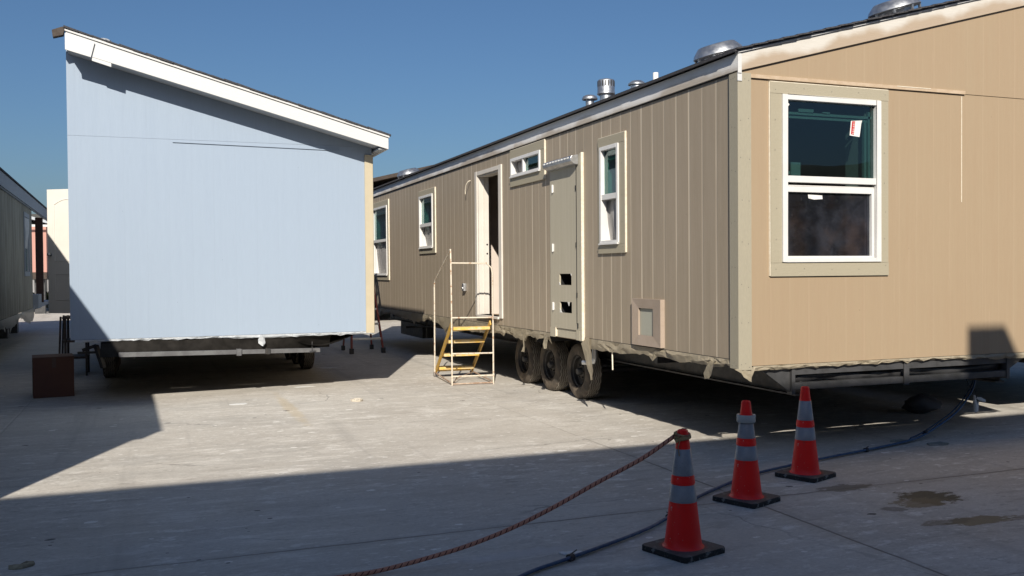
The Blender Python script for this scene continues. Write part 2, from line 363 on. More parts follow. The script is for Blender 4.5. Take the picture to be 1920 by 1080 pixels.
    # mud stains on the right, yellowish drip mark in the middle, whitish smear by the rope
    def blob(cx, cy, rx, ry, nscale=3.0, na=1.1, sh=0.25):
        dx = t.math('DIVIDE', t.math('SUBTRACT', x, cx), rx); dy = t.math('DIVIDE', t.math('SUBTRACT', y, cy), ry)
        r = t.math('SQRT', t.math('ADD', t.math('MULTIPLY', dx, dx), t.math('MULTIPLY', dy, dy)))
        r = t.math('ADD', r, t.math('MULTIPLY', t.math('SUBTRACT', t.noise(nscale, 6, 0.7, t.vmap((1, 1.8, 1))), 0.5), na*2))
        return t.ramp(r, 1.0-sh, 1.0, 1, 0)
    for bx, by, rx, ry, col, am in ((5.20, 5.22, 0.26, 0.20, (0.115, 0.095, 0.06), 0.85), (5.03, 5.12, 0.24, 0.14, (0.20, 0.155, 0.09), 0.7), (5.02, 4.62, 0.30, 0.11, (0.20, 0.155, 0.085), 0.75), (4.80, 4.66, 0.2, 0.07, (0.16, 0.13, 0.09), 0.6), (4.86, 5.68, 0.26, 0.11, (0.16, 0.14, 0.11), 0.7), (4.72, 5.05, 0.10, 0.08, (0.15, 0.13, 0.11), 0.6), (5.5, 4.55, 0.3, 0.06, (0.15, 0.13, 0.11), 0.5)):
        c = t.mix(t.math('MULTIPLY', blob(bx, by, rx, ry, 7.0, 1.3, 0.30), min(1.0, am*1.15)), c, col)
    c = t.mix(t.math('MULTIPLY', blob(1.55, 11.6, 0.10, 1.7, 3.0, 0.9, 0.6), 0.35), c, (0.50, 0.38, 0.20))
    c = t.mix(t.math('MULTIPLY', blob(2.0, 5.08, 0.5, 0.10, 5.0, 1.2, 0.6), 0.5), c, (0.58, 0.57, 0.56))
    h = t.math('ADD', t.math('MULTIPLY', fine, 0.5), t.math('ADD', t.math('MULTIPLY', t.noise(160, 2), 0.35), t.math('MULTIPLY', jl, -3.0)))
    r = t.ramp(med, 0.3, 0.7, 0.66, 0.86)
    return t.fin(c, r, 0, t.bump(h, 0.35, 0.006), 0.3)
g = MB(); g.quad((-900, -900, 0), (900, -900, 0), (900, 900, 0), (-900, 900, 0))
tag(g.build('ground', ground_mat()), kind='structure')

def hills():
    m = simple('dry hillside', (0.11, 0.105, 0.085), (0.07, 0.08, 0.06), 0.02, 0.9)
    mb = MB(); N = 160; rows = [(330, 0.0), (380, 0.45), (440, 0.85), (520, 1.0), (640, 0.6)]
    vs = []
    for k in range(N):
        th = 2*math.pi*k/N
        hh = 27 + 9*math.sin(3*th+0.6) + 5*math.sin(7*th+2.0) + 2.5*math.sin(17*th) + 1.5*math.sin(31*th+1) + 20*math.exp(-((th-2.42)/0.55)**2)
        for i, (r, q) in enumerate(rows):
            j = 1 + 0.03*math.sin(11*th+i)
            vs.append((r*j*math.sin(th), r*j*math.cos(th), q*hh*(1+0.06*math.sin(23*th+i*2)) - 0.2))
    n = len(rows); fs = [(k*n+i, k*n+i+1, ((k+1) % N)*n+i+1, ((k+1) % N)*n+i) for k in range(N) for i in range(n-1)]
    mb.add(vs, fs)
    tag(mb.build('hills', m, smooth=60), kind='structure')
hills()

# ------------------------------------------------------------------ shared builders
END = lambda a, n, z: (a, -n, z)
LONG = lambda a, n, z: (-n, a, z)

def wall_with_holes(mb, P, a0, a1, z0, ztop, holes, th, m_out=0, m_in=1, m_rev=2):
    """front and back skins with rectangular openings and their reveals; ztop(a) gives the upper edge"""
    ca = sorted({a0, a1, *[h[0] for h in holes], *[h[1] for h in holes]})
    zlim = min(ztop(a0), ztop(a1))
    cz = sorted({z0, *[h[2] for h in holes], *[h[3] for h in holes]})
    for i in range(len(ca)-1):
        A, B = ca[i], ca[i+1]
        for j in range(len(cz)):
            Z0 = cz[j]; last = j == len(cz)-1
            Za = ztop(A) if last else cz[j+1]; Zb = ztop(B) if last else cz[j+1]
            mid = ((A+B)/2, (Z0+min(Za, Zb))/2)
            if any(h[0] < mid[0] < h[1] and h[2] < mid[1] < h[3] for h in holes): continue
            mb.quad(P(A, 0, Z0), P(B, 0, Z0), P(B, 0, Zb), P(A, 0, Za), m_out)
            mb.quad(P(A, -th, Z0), P(A, -th, Za), P(B, -th, Zb), P(B, -th, Z0), m_in)
    for h in holes:
        a, b, c, d = h[:4]; m = h[4] if len(h) > 4 else m_rev
        mb.quad(P(a, 0, c), P(a, -th, c), P(a, -th, d), P(a, 0, d), m); mb.quad(P(b, 0, c), P(b, 0, d), P(b, -th, d), P(b, -th, c), m)
        mb.quad(P(a, 0, c), P(b, 0, c), P(b, -th, c), P(a, -th, c), m); mb.quad(P(a, 0, d), P(a, -th, d), P(b, -th, d), P(b, 0, d), m)
    mb.quad(P(a0, 0, z0), P(a0, -th, z0), P(a0, -th, ztop(a0)), P(a0, 0, ztop(a0)), m_out)
    mb.quad(P(a1, 0, z0), P(a1, 0, ztop(a1)), P(a1, -th, ztop(a1)), P(a1, -th, z0), m_out)
    mb.quad(P(a0, 0, z0), P(a1, 0, z0), P(a1, -th, z0), P(a0, -th, z0), m_out)

def frame_boxes(mb, P, a0, a1, z0, z1, wd, n0, n1, m=0):
    wl, wr, wb, wt = (wd,)*4 if not isinstance(wd, tuple) else wd
    mb.pbox(P, a0, a0+wl, n0, n1, z0, z1, m); mb.pbox(P, a1-wr, a1, n0, n1, z0, z1, m)
    mb.pbox(P, a0+wl, a1-wr, n0, n1, z0, z0+wb, m); mb.pbox(P, a0+wl, a1-wr, n0, n1, z1-wt, z1, m)

def screws(mb, P, a0, a1, z0, z1, n, step, m=1, r=0.0045):
    pts = []
    k = max(2, int((z1-z0)/step))
    for i in range(k+1):
        zz = z0 + (z1-z0)*i/k + random.uniform(-.02, .02)
        pts += [(a0+random.uniform(-.008, .008), zz), (a1+random.uniform(-.008, .008), zz+random.uniform(-.03, .03))]
    k = max(2, int((a1-a0)/step))
    for i in range(1, k):
        aa = a0 + (a1-a0)*i/k
        pts += [(aa, z0+random.uniform(-.01, .01)), (aa, z1+random.uniform(-.01, .01))]
    for a, z in pts:
        mb.add([P(a+r*math.cos(q*math.pi/3), n, z+r*math.sin(q*math.pi/3)) for q in range(6)], [tuple(range(6))], m)

def film_mesh(mb, P, a0, a1, z0, z1, n, fold=0.03, m=0, top_sag=0.0):
    NA, NZ = 22, 12; vs = []
    ph = [random.uniform(0, 6) for _ in range(4)]
    for i in range(NA+1):
        u = i/NA
        for j in range(NZ+1):
            q = j/NZ
            d = fold*(math.sin(u*19+ph[0]+q*2.2)*0.6 + math.sin(u*37+ph[1]-q*3)*0.3)*(0.35+0.65*q)
            vs.append(P(a0+(a1-a0)*u, n+d+0.03*math.sin(q*3+u), z1-top_sag*math.sin(u*math.pi)-(z1-top_sag*math.sin(u*math.pi)-z0)*q))
    mb.add(vs, [(i*(NZ+1)+j, (i+1)*(NZ+1)+j, (i+1)*(NZ+1)+j+1, i*(NZ+1)+j+1) for i in range(NA) for j in range(NZ)], m)

def wrap_strip(name, parent, P, a0, a1, z, mat, lo=0.05, hi=0.13, n0=0.012, seed=1, step=0.085, slope=0.0):
    rg = np.random.default_rng(seed); N = int((a1-a0)/step); R = 3
    k = rg.normal(0, 1, N+60)
    def lp(w):
        q = np.convolve(k, np.ones(w)/w, 'same')[30:30+N+1]; return (q-q.min())/(np.ptp(q)+1e-6)
    big, mid = lp(15), lp(4)
    tear = (rg.random(N+1) < 0.03)*rg.uniform(0.2, 0.6, N+1)
    vs = []
    for i in range(N+1):
        a = a0+(a1-a0)*i/N; L = lo+(hi-lo)*min(1.2, 0.75*big[i]+0.20*mid[i]+tear[i])
        for r in range(R+1):
            q = r/R; inner = 0 < r
            n = n0 + 0.008*math.sin(q*3.1) + (rg.normal(0, 0.007) if inner else 0) - 0.012*max(0, q-0.6)
            vs.append(P(a + (rg.normal(0, 0.2*step) if inner and 0 < i < N else 0), n, z - 0.003 + slope*(a-a0) - L*q + (rg.normal(0, 0.006) if 0 < r < R else 0)))
    mb = MB(); fs = []
    for i in range(N):
        for r in range(R):
            A, B, C, D = i*(R+1)+r, (i+1)*(R+1)+r, (i+1)*(R+1)+r+1, i*(R+1)+r+1
            fs += [(A, B, C), (A, C, D)] if rg.random() < 0.5 else [(A, B, D), (B, C, D)]
    mb.add(vs, fs)
    return mb.build(name, mat, parent, smooth=24)

def belly(parent, x0, x1, y0, y1, z, sag, seed, name='belly_sheet', zt=None):
    rg = np.random.default_rng(seed); NX, NY = 16, 40; vs = []
    for i in range(NX+1):
        for j in range(NY+1):
            u, q = i/NX, j/NY
            e = min(1, 6*min(u, 1-u)) * min(1, 10*min(q, 1-q))
            vs.append((x0+(x1-x0)*u, y0+(y1-y0)*q, z - e*sag*(0.5+0.35*math.sin(u*5.2+q*9+seed)+0.25*rg.random())))
    b = MB(); b.add(vs, [(i*(NY+1)+j, (i+1)*(NY+1)+j, (i+1)*(NY+1)+j+1, i*(NY+1)+j+1) for i in range(NX) for j in range(NY)])
    return b.build(name, M['belly'], parent, smooth=70)

TW, TR = 0.205, 0.355
def make_wheel(parent, x, y, side):
    """side -1: outer face looks towards -x"""
    w = TW
    prof = [(0.205, -w*0.42), (0.225, -w*0.47), (0.27, -w*0.5), (0.315, -w*0.48), (0.338, -w*0.43), (TR-0.004, -w*0.375)]
    fm = [0]*5
    xs = np.linspace(-w*0.375, w*0.375, 6)
    pts = []
    for i in range(5):
        pts += [(TR, xs[i]+0.004, 1), (TR, xs[i+1]-0.006, 1)]
        if i < 4: pts += [(TR-0.012, xs[i+1]-0.004, 2), (TR-0.012, xs[i+1]+0.002, 2)]
    prof += [(a, b) for a, b, _ in pts]
    fm += [0] + [(1 if pts[i][2] == 1 and pts[i+1][2] == 1 else 0) for i in range(len(pts)-1)]
    prof += [(TR-0.004, w*0.375), (0.338, w*0.43), (0.315, w*0.48), (0.27, w*0.5), (0.225, w*0.47), (0.205, w*0.42)]
    fm += [0]*6
    seg = 96; vs = []; n = len(prof)
    for k in range(seg):
        th = 2*math.pi*k/seg; zig = 0.006*(1 if (k//2) % 2 else -1)
        for r, h in prof:
            hh = h + (zig if r > TR-0.02 and abs(h) < w*0.36 else 0)
            vs.append((side*-1*-hh, r*math.cos(th), r*math.sin(th)))
    mb = MB(); b = 0; fs = []; ms = []
    for k in range(seg):
        k2 = (k+1) % seg
        for i in range(n-1):
            fs.append((k*n+i, k2*n+i, k2*n+i+1, k*n+i+1)); ms.append(fm[i])
    mb.v = vs; mb.f = [list(f) for f in fs]; mb.m = ms
    t = mb.build('wheel', [M['tyre'], M['tread']], parent, smooth=35); t.location = (x, y, TR)
    r = MB(); s = side
    r.lathe([(0.207, s*0.095), (0.200, s*0.07), (0.185, s*0.06), (0.178, s*0.02), (0.12, s*0.01), (0.085, s*0.035), (0.06, s*0.04), (0.0, s*0.04)], (0, 0, 0), 'X', 40)
    r.lathe([(0.207, -s*0.095), (0.19, -s*0.05), (0.178, s*0.02)], (0, 0, 0), 'X', 40)
    for k in range(6):
        a = k*math.pi/3; r.tube([(s*0.03, 0.085*math.cos(a), 0.085*math.sin(a)), (s*0.055, 0.085*math.cos(a), 0.085*math.sin(a))], 0.010, 6)
    rim = r.build('rim', M['rim'], t, smooth=40)
    h = MB(); h.lathe([(0.048, s*0.035), (0.046, s*0.085), (0.036, s*0.10), (0.0, s*0.10)], (0, 0, 0), 'X', 20)
    h.build('hub_cap', M['greysteel'], t, smooth=40)
    return t

def copy_tree(o, parent=None):
    c = o.copy(); COL.objects.link(c); c.parent = parent
    for ch in list(o.children): copy_tree(ch, c)
    return c

# ------------------------------------------------------------------ beige house section
def beige_house():
    H = empty('manufactured_house', (4.685, 6.815, 0), label='long tan manufactured house section on wheels with a big window in its near end', cat='house')
    W, L = 3.9, 15.6
    zt = lambda a: 3.46 + 0.262*a
    # end wall with the big window opening
    b = MB(); wall_with_holes(b, END, 0.0, W, 0.815, lambda a: 3.29, [(0.46, 1.485, 1.735, 3.14)], 0.13)
    b.build('end_wall', [M['tan_end'], M['drywall'], M['vinyl']], H)
    b = MB(); b.prism(END, [(0.0, 3.292), (W, 3.292), (W, zt(W)), (0.0, zt(0))], -0.13, 0.007)
    b.build('gable_panel', M['tan_end'], H)
    b = MB(); b.pbox(END, 0.118, 2.525, 0.0075, 0.02, 3.286, 3.318)
    b.build('flashing_strip', M['tan_flash'], H, bevel=0.002)
    for q in ((2.492, 2.499, 0.0005, 0.003, 2.27, 3.27), (1.7, 2.1, 0.0205, 0.0235, 3.31, 3.316), (0.117, 0.125, 0.0005, 0.006, 1.5, 3.2)):
        b = MB(); b.pbox(END, *q); b.build('caulk_line', M['caulk'], H)
    # long wall
    win = [(2.18, 2.585, 1.955, 2.99), (4.345, 5.36, 2.955, 3.18), (9.31, 10.155, 2.095, 3.02), (12.79, 14.13, 1.60, 3.05)]
    holes = win + [(5.90, 6.86, 0.99, 3.115), (3.36, 3.76, 1.12, 1.63, 3)]
    b = MB(); wall_with_holes(b, LONG, 0.131, L, 0.868, lambda a: 3.42, holes, 0.15)
    b.build('long_wall', [M['tan_long'], M['drywall'], M['vinyl'], M['dark']], H)
    # far end and open side
    b = MB(); b.box(W-0.1, 0.14, 0.815, W, L, 4.4); b.box(0.0, L, 0.815, W, L+0.12, 3.45)
    b.build('rear_wall', M['drywall'], H)
    b = MB(); b.box(0.01, 0.01, 0.825, W-0.01, L-0.01, 0.93); b.build('floor_deck', M['ply'], H)
    b = MB(); b.box(0.16, 0.14, 3.27, W-0.11, L-0.01, 3.32); b.build('ceiling', M['drywall'], H)
    b = MB()
    for q in ((0.45, 7.95, 0.935, W-0.11, 8.05, 3.265), (0.16, 3.05, 0.935, W-0.11, 3.12, 3.265), (2.2, 0.14, 0.935, 2.28, 3.04, 3.265)):  # middle wall added to keep the end room dark
        b = MB(); b.box(*q); b.build('partition', M['drywall'], H)
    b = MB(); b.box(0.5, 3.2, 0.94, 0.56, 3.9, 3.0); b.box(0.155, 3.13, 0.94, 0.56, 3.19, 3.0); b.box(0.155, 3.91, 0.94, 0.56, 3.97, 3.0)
    b.build('closet_dark_liner', M['dark'], H)  # panels coloured black so the access holes look unlit inside
    # corner board: both faces
    b = MB(); b.pbox(END, -0.02, 0.115, 0.0, 0.022, 0.785, 3.325); b.pbox(LONG, 0.0, 0.105, 0.0, 0.02, 0.795, 3.325)
    screws(b, END, 0.015, 0.09, 0.84, 3.28, 0.0226, 0.33)
    screws(b, LONG, 0.02, 0.07, 0.84, 3.28, 0.0206, 0.4)
    b.build('corner_board', [M['corner'], M['screw']], H)
    b = MB(); b.pbox(LONG, 0.112, 0.122, 0.0, 0.004, 0.86, 3.33); b.build('corner_gap', M['dark'], H)
    # fascias
    b = MB(); b.prism(END, [(-0.022, 3.332), (W, 3.334+0.262*W), (W, 3.495+0.262*W), (-0.022, 3.492)], 0.008, 0.032)
    b.build('gable_fascia', M['fas_end'], H, bevel=0.002)
    b = MB(); b.prism(END, [(-0.03, 3.482), (W, 3.492+0.262*W), (W, 3.503+0.262*W), (-0.03, 3.496)], 0.0, 0.05)
    b.pbox(END, -0.026, 0.012, 0.032, 0.038, 3.315, 3.48); b.pbox(END, -0.024, 0.02, 0.022, 0.03, 3.25, 3.322)
    b.build('drip_edge', M['white'], H, bevel=0.002)
    b = MB(); b.pbox(LONG, -0.03, L, 0.003, 0.024, 3.338, 3.485); b.build('eave_fascia', M['fas_long'], H, bevel=0.002)
    b = MB(); b.pbox(LONG, 0.11, L, 0.001, 0.012, 3.325, 3.337); b.build('eave_shadow_line', M['slot'], H)  # thin shadow line under the fascia, drawn as a dark strip
    # roof, shingled, with a ragged lower edge
    b = MB(); rg = np.random.default_rng(3); N = 78; NX = 26
    ys = np.linspace(-0.062, L+0.05, N+1)
    for i in range(N):
        y0, y1 = ys[i], ys[i+1]; e = -0.078 + rg.normal(0, 0.0012)
        f = lambda x: 3.505 + 0.262*x
        b.hexa([(e, y0, f(e)), (W, y0, f(W)), (W, y1, f(W)), (e, y1, f(e)), (e, y0, f(e)+0.016), (W, y0, f(W)+0.016), (W, y1, f(W)+0.016), (e, y1, f(e)+0.016)])
    for i in range(NX):
        x0 = -0.06 + i*0.152; x1 = x0+0.16; d = rg.uniform(0.0, 0.018); f = lambda x: 3.521 + 0.262*x
        b.hexa([(x0, -0.075-d, f(x0)), (x1, -0.075-d, f(x1)-0.006), (x1, L, f(x1)-0.006), (x0, L, f(x0)), (x0, -0.075-d, f(x0)+0.014), (x1, -0.075-d, f(x1)+0.006), (x1, L, f(x1)+0.006), (x0, L, f(x0)+0.014)])
    b.build('roof', M['shingle'], H)
    rf = lambda x: 3.535 + 0.262*x

    # ---- windows
    def trim_part(name, P, a0, a1, z0, z1, f, wd, n=0.02):
        b = MB(); wl, wr, wb, wt = wd
        b.pbox(P, a0, a1, 0.001, n, z0, z0+wb-0.002); b.pbox(P, a0, a1, 0.001, n, z1-wt+0.002, z1)
        b.pbox(P, a0+0.002, a0+wl, 0.001, n-0.002, z0+wb, z1-wt); b.pbox(P, a1-wr, a1-0.002, 0.001, n-0.002, z0+wb, z1-wt)
        screws(b, P, a0+wl*0.45, a1-wr*0.45, z0+wb*0.5, z1-wt*0.5, n+0.0006, 0.24)
        o = b.build('window', [M['trim'], M['screw']], H)
        c = MB(); c.pbox(P, a0-0.008, a0-0.001, 0.0005, n*0.8, z0+0.004, z1+0.004); c.pbox(P, a0-0.008, a1, 0.0005, n*0.8, z1+0.001, z1+0.006)
        if P is LONG:
            c.pbox(P, a0-0.010, a0, 0.0005, n*0.9, z0+0.004, z1+0.004)
        c.build('caulk_bead', M['caulk'], o)
        return o
    wd = trim_part('window', END, 0.315, 1.605, 1.585, 3.268, 0, (0.118, 0.095, 0.118, 0.10))
    b = MB(); frame_boxes(b, END, 0.435, 1.51, 1.708, 3.166, (0.05, 0.055, 0.035, 0.045), -0.06, 0.034)
    b.pbox(END, 0.486, 1.454, -0.05, 0.030, 2.405, 2.462)
    b.build('frame', M['vinyl'], wd, bevel=0.003)
    b = MB(); frame_boxes(b, END, 0.472, 1.448, 1.744, 2.372, (0.022, 0.03, 0.018, 0.05), -0.05, 0.012)
    b.pbox(END, 0.487, 1.45, -0.045, 0.001, 2.375, 2.384)
    b.build('lower_sash', M['vinyl'], wd, bevel=0.003)
    b = MB(); b.pbox(END, 0.484, 1.456, -0.012, -0.008, 2.46, 3.122); b.build('upper_pane', M['pane_end'], wd)
    b = MB(); b.pbox(END, 0.492, 1.42, -0.022, -0.018, 1.76, 2.324); b.build('lower_pane', M['pane_low'], wd)
    b = MB(); b.pbox(END, 0.486, 1.455, -0.05, -0.03, 3.005, 3.028); b.pbox(END, 0.486, 1.44, -0.06, -0.045, 2.975, 3.0)
    b.pbox(END, 1.37, 1.392, -0.06, -0.03, 2.462, 2.99); b.pbox(END, 1.415, 1.435, -0.055, -0.03, 2.462, 3.07)
    b.pbox(END, 0.64, 0.80, -0.03, -0.02, 3.03, 3.058); b.pbox(END, 0.90, 0.98, -0.03, -0.02, 3.03, 3.042)
    b.build('inner_sash', M['greensash'], wd)
    b = MB()
    P = END
    for q, m, n in (([(1.20, 2.975), (1.325, 2.985), (1.315, 2.955), (1.295, 2.835), (1.185, 2.845)], 0, -0.006), ([(1.212, 2.972), (1.245, 2.974), (1.232, 2.852), (1.198, 2.856)], 1, -0.0045)):
        b.add([P(a, n, z) for a, z in q], [tuple(range(len(q)))], m)
    rgq = random.Random(5)
    for k in range(7):
        z = 2.862+k*0.0155; a = 1.2135+0.0018*k; h = rgq.uniform(.006, .010)
        b.add([P(a-0.002, -0.0035, z), P(a+rgq.uniform(.010, .018), -0.0035, z), P(a+0.014, -0.0035, z+h*0.7), P(a, -0.0035, z+h*0.6)], [(0, 1, 2, 3)], 0)
    b.build('sticker', [M['paper'], M['red']], wd, fix=False)
    b = MB(); b.pbox(END, 0.555, 0.655, -0.03, -0.015, 2.465, 2.585); b.pbox(END, 0.523, 0.545, -0.03, -0.015, 2.48, 2.505)
    b.build('card', M['greensash'], wd)
    b = MB()
    b.add([P(a, -0.006, z) for a, z in ((0.497, 3.085), (0.515, 3.105), (0.533, 3.085), (0.515, 3.065))], [(0, 1, 2, 3)]); b.build('tape', M['paper'], wd, fix=False); b = MB()
    b.add([P(a, -0.016, z) for a, z in ((0.735, 2.305), (0.89, 2.30), (0.893, 2.268), (0.80, 2.262), (0.74, 2.272))], [(0, 1, 2, 3, 4)])
    b.build('tape', M['paper'], wd, fix=False)
    b = MB(); b.box(0.55, 2.1, 1.2, 1.6, 2.6, 1.95); b.build('carton', M['dryer'], H)
    b = MB(); b.pbox(END, 1.405, 1.455, -0.32, -0.065, 1.74, 3.10); b.build('inner_jamb', M['drywall'], wd)

    def side_window(a0, a1, z0, z1, f, rail, tw, half=False, arch=False):
        o = trim_part('window', LONG, a0, a1, z0, z1, f, tw, 0.022)
        fa, fb, fz0, fz1 = f
        b = MB(); frame_boxes(b, LONG, fa, fb, fz0, fz1, 0.042, -0.03, 0.036)
        if half: b.pbox(LONG, rail-0.02, rail+0.02, -0.05, 0.028, fz0+0.042, fz1-0.042)
        else: b.pbox(LONG, fa+0.042, fb-0.042, -0.045, 0.028, rail-0.03, rail+0.03)
        b.build('frame', M['vinyl'], o, bevel=0.003)
        b = MB()
        if half:
            b.pbox(LONG, fa+0.04, rail-0.018, -0.015, -0.010, fz0+0.04, fz1-0.04)
            o_ = b.build('pane', M['pane_long'], o)
            b = MB(); film_mesh(b, LONG, rail, fb-0.02, fz0+0.03, fz1-0.03, -0.085, 0.022); b.build('plastic_film', M['film'], o, smooth=60)
        else:
            b.pbox(LONG, fa+0.04, fb-0.04, -0.015, -0.010, rail+0.028, fz1-0.04)
            b.build('pane', M['pane_long'], o)
            b = MB(); film_mesh(b, LONG, fa+0.0, fb+0.06, fz0+0.01, rail+0.05, -0.085, 0.022); b.build('plastic_film', M['film'], o, smooth=60)
            b = MB(); frame_boxes(b, LONG, fa+0.05, fb-0.05, rail+0.01, fz1-0.12, 0.03, -0.05, -0.025); b.build('inner_sash', M['greensash'], o)
        b = MB(); b.pbox(LONG, fa+0.0, fb-0.0, 0.023, 0.05, fz0-0.004, fz0+0.012); b.build('sill', M['vinyl'], o)
        return o
    side_window(2.03, 2.665, 1.835, 3.112, (2.16, 2.605, 1.935, 3.01), 2.455, (0.128, 0.06, 0.10, 0.10))
    side_window(4.20, 5.42, 2.815, 3.315, (4.325, 5.38, 2.935, 3.20), 4.93, (0.123, 0.038, 0.118, 0.112), half=True)
    side_window(9.16, 10.215, 1.98, 3.138, (9.29, 10.175, 2.075, 3.04), 2.50, (0.128, 0.038, 0.093, 0.096))
    side_window(12.65, 14.2, 1.475, 3.185, (12.77, 14.15, 1.58, 3.07), 2.33, (0.118, 0.048, 0.103, 0.113))
    # ---- door opening with casing and the strike holes in its jamb
    b = MB(); b.pbox(LONG, 5.78, 5.90, 0.001, 0.024, 0.97, 3.175); b.pbox(LONG, 6.86, 6.955, 0.001, 0.024, 0.97, 3.175); b.pbox(LONG, 5.902, 6.858, 0.001, 0.022, 3.112, 3.172)
    b.pbox(LONG, 5.9, 6.86, -0.15, 0.045, 0.955, 0.99)
    d = b.build('doorway', M['jamb'], H, bevel=0.003)
    b = MB(); b.pbox(LONG, 6.840, 6.862, -0.165, 0.0, 0.992, 3.112); b.pbox(LONG, 5.898, 5.918, -0.165, 0.0, 0.992, 3.112); b.pbox(LONG, 5.92, 6.838, -0.165, 0.0, 3.092, 3.113)
    b.pbox(LONG, 6.828, 6.8395, -0.09, -0.075, 0.992, 3.09)
    b.build('jamb', M['jamb'], d)
    for z in (2.06, 1.92):
        b = MB(); b.tube([(0.135, 6.8395, z), (0.135, 6.836, z)], 0.014, 12); b.build('strike_hole', M['slot'], d)
    b = MB(); b.tube([(-0.01, 7.19, 3.07), (-0.04, 7.20, 3.06), (-0.06, 7.26, 3.01), (-0.055, 7.32, 2.93), (-0.05, 7.33, 2.87)], 0.007, 8)
    b.build('loose_cable', M['caulk'], H, smooth=60)
    b = MB(); b.pbox(LONG, 7.455, 7.555, 0.0, 0.05, 1.335, 1.455); b.tube([(-0.05, 7.5, 1.38), (-0.065, 7.5, 1.38)], 0.03, 12)
    b.build('outlet_box', M['galv'], H, bevel=0.008)
    # ---- access panel door beside the wheels
    b = MB(); wall_with_holes(b, LONG, 3.10, 4.015, 0.945, lambda a: 3.0, [(3.385, 3.74, 1.475, 1.612), (3.378, 3.73, 1.138, 1.272)], 0.02, 0, 1, 0)
    b.pbox(LONG, 3.225, 3.238, 0.0, 0.004, 1.02, 2.9, 1)
    for v in range(len(b.v)): b.v[v] = (b.v[v][0]-0.024, b.v[v][1], b.v[v][2])
    d = b.build('access_door', [M['accessdoor'], M['slot']], H)
    b = MB(); b.pbox(LONG, 3.088, 3.15, 0.0245, 0.028, 0.825, 3.015); b.pbox(LONG, 3.86, 4.018, 0.0245, 0.030, 0.83, 0.944); b.pbox(LONG, 3.152, 3.25, 0.0245, 0.030, 0.83, 0.944); b.pbox(LONG, 3.27, 3.84, 0.0, 0.010, 0.835, 0.94)
    b.build('door_edge_strip', M['accessdoor'], d)
    b = MB(); b.pbox(LONG, 3.077, 3.087, 0.001, 0.034, 0.83, 3.02); b.pbox(LONG, 3.85, 3.86, 0.0, 0.032, 0.84, 0.95); b.build('door_caulk', M['caulk'], d)
    for q in ([(3.74, 1.475), (3.70, 1.475), (3.74, 1.51)], [(3.385, 1.612), (3.385, 1.585), (3.41, 1.612)], [(3.73, 1.138), (3.66, 1.138), (3.73, 1.19)], [(3.44, 1.272), (3.50, 1.272), (3.46, 1.225)]):
        b = MB(); b.add([LONG(a, 0.0255, z) for a, z in q] + [LONG(a, 0.021, z) for a, z in q], [(0, 1, 2), (5, 4, 3), (0, 1, 4, 3), (1, 2, 5, 4), (2, 0, 3, 5)]); b.build('torn_edge', M['paper'], d)
    for z in (2.665, 1.935, 1.21):
        b = MB(); b.tube([(-0.034, 3.915, z-0.05), (-0.034, 3.915, z+0.05)], 0.010, 8); b.pbox(LONG, 3.895, 3.925, 0.0245, 0.030, z-0.045, z+0.045)
        b.build('hinge', M['vinyl'], d, smooth=40)
    b = MB()
    for a, z, s in ((3.24, 2.62, 1), (3.23, 1.95, 1), (3.22, 1.36, 1), (3.2, 1.0, 0)):
        b = MB(); b.pbox(LONG, a-0.006, a+0.012, 0.0242, 0.034, z-0.03, z+0.03); b.build('latch', M['slot'], d)
    b = MB()
    prof = [(0.002, 2.885), (0.055, 2.895), (0.098, 2.925), (0.105, 2.96), (0.085, 2.99), (0.002, 3.005)]
    k = len(prof); a0, a1 = 3.165, 4.005
    vs = [LONG(a0, n+0.024, z) for n, z in prof] + [LONG(a1, n+0.024, z) for n, z in prof]
    b.add(vs, [tuple(range(k)), tuple(range(k, 2*k))[::-1]] + [(i, (i+1) % k, k+(i+1) % k, k+i) for i in range(k)])
    for i in range(9):
        a = 3.23 + i*0.088; b.pbox(LONG, a, a+0.045, 0.119, 0.131, 2.955, 2.975, 1)
    b.build('vent_hood', [M['galv'], M['paper']], d, bevel=0.003)
    # ---- clothes dryer vent box
    b = MB(); o4 = [(1.25, 0.883), (1.835, 0.883), (1.835, 1.357), (1.25, 1.357)]; i4 = [(1.42, 0.985), (1.72, 0.985), (1.72, 1.262), (1.42, 1.262)]
    for i in range(4):
        j = (i+1) % 4
        b.quad(LONG(o4[i][0], 0.048, o4[i][1]), LONG(o4[j][0], 0.048, o4[j][1]), LONG(i4[j][0], 0.036, i4[j][1]), LONG(i4[i][0], 0.036, i4[i][1]))
        b.quad(LONG(o4[i][0], 0.0, o4[i][1]), LONG(o4[j][0], 0.0, o4[j][1]), LONG(o4[j][0], 0.048, o4[j][1]), LONG(o4[i][0], 0.048, o4[i][1]))
        b.quad(LONG(i4[i][0], 0.036, i4[i][1]), LONG(i4[j][0], 0.036, i4[j][1]), LONG(i4[j][0], 0.015, i4[j][1]), LONG(i4[i][0], 0.015, i4[i][1]))
    d = b.build('dryer_vent', M['dryer'], H)
    b = MB(); b.pbox(LONG, 1.421, 1.719, 0.004, 0.014, 0.986, 1.261); b.build('flap', M['dryer_in'], d)
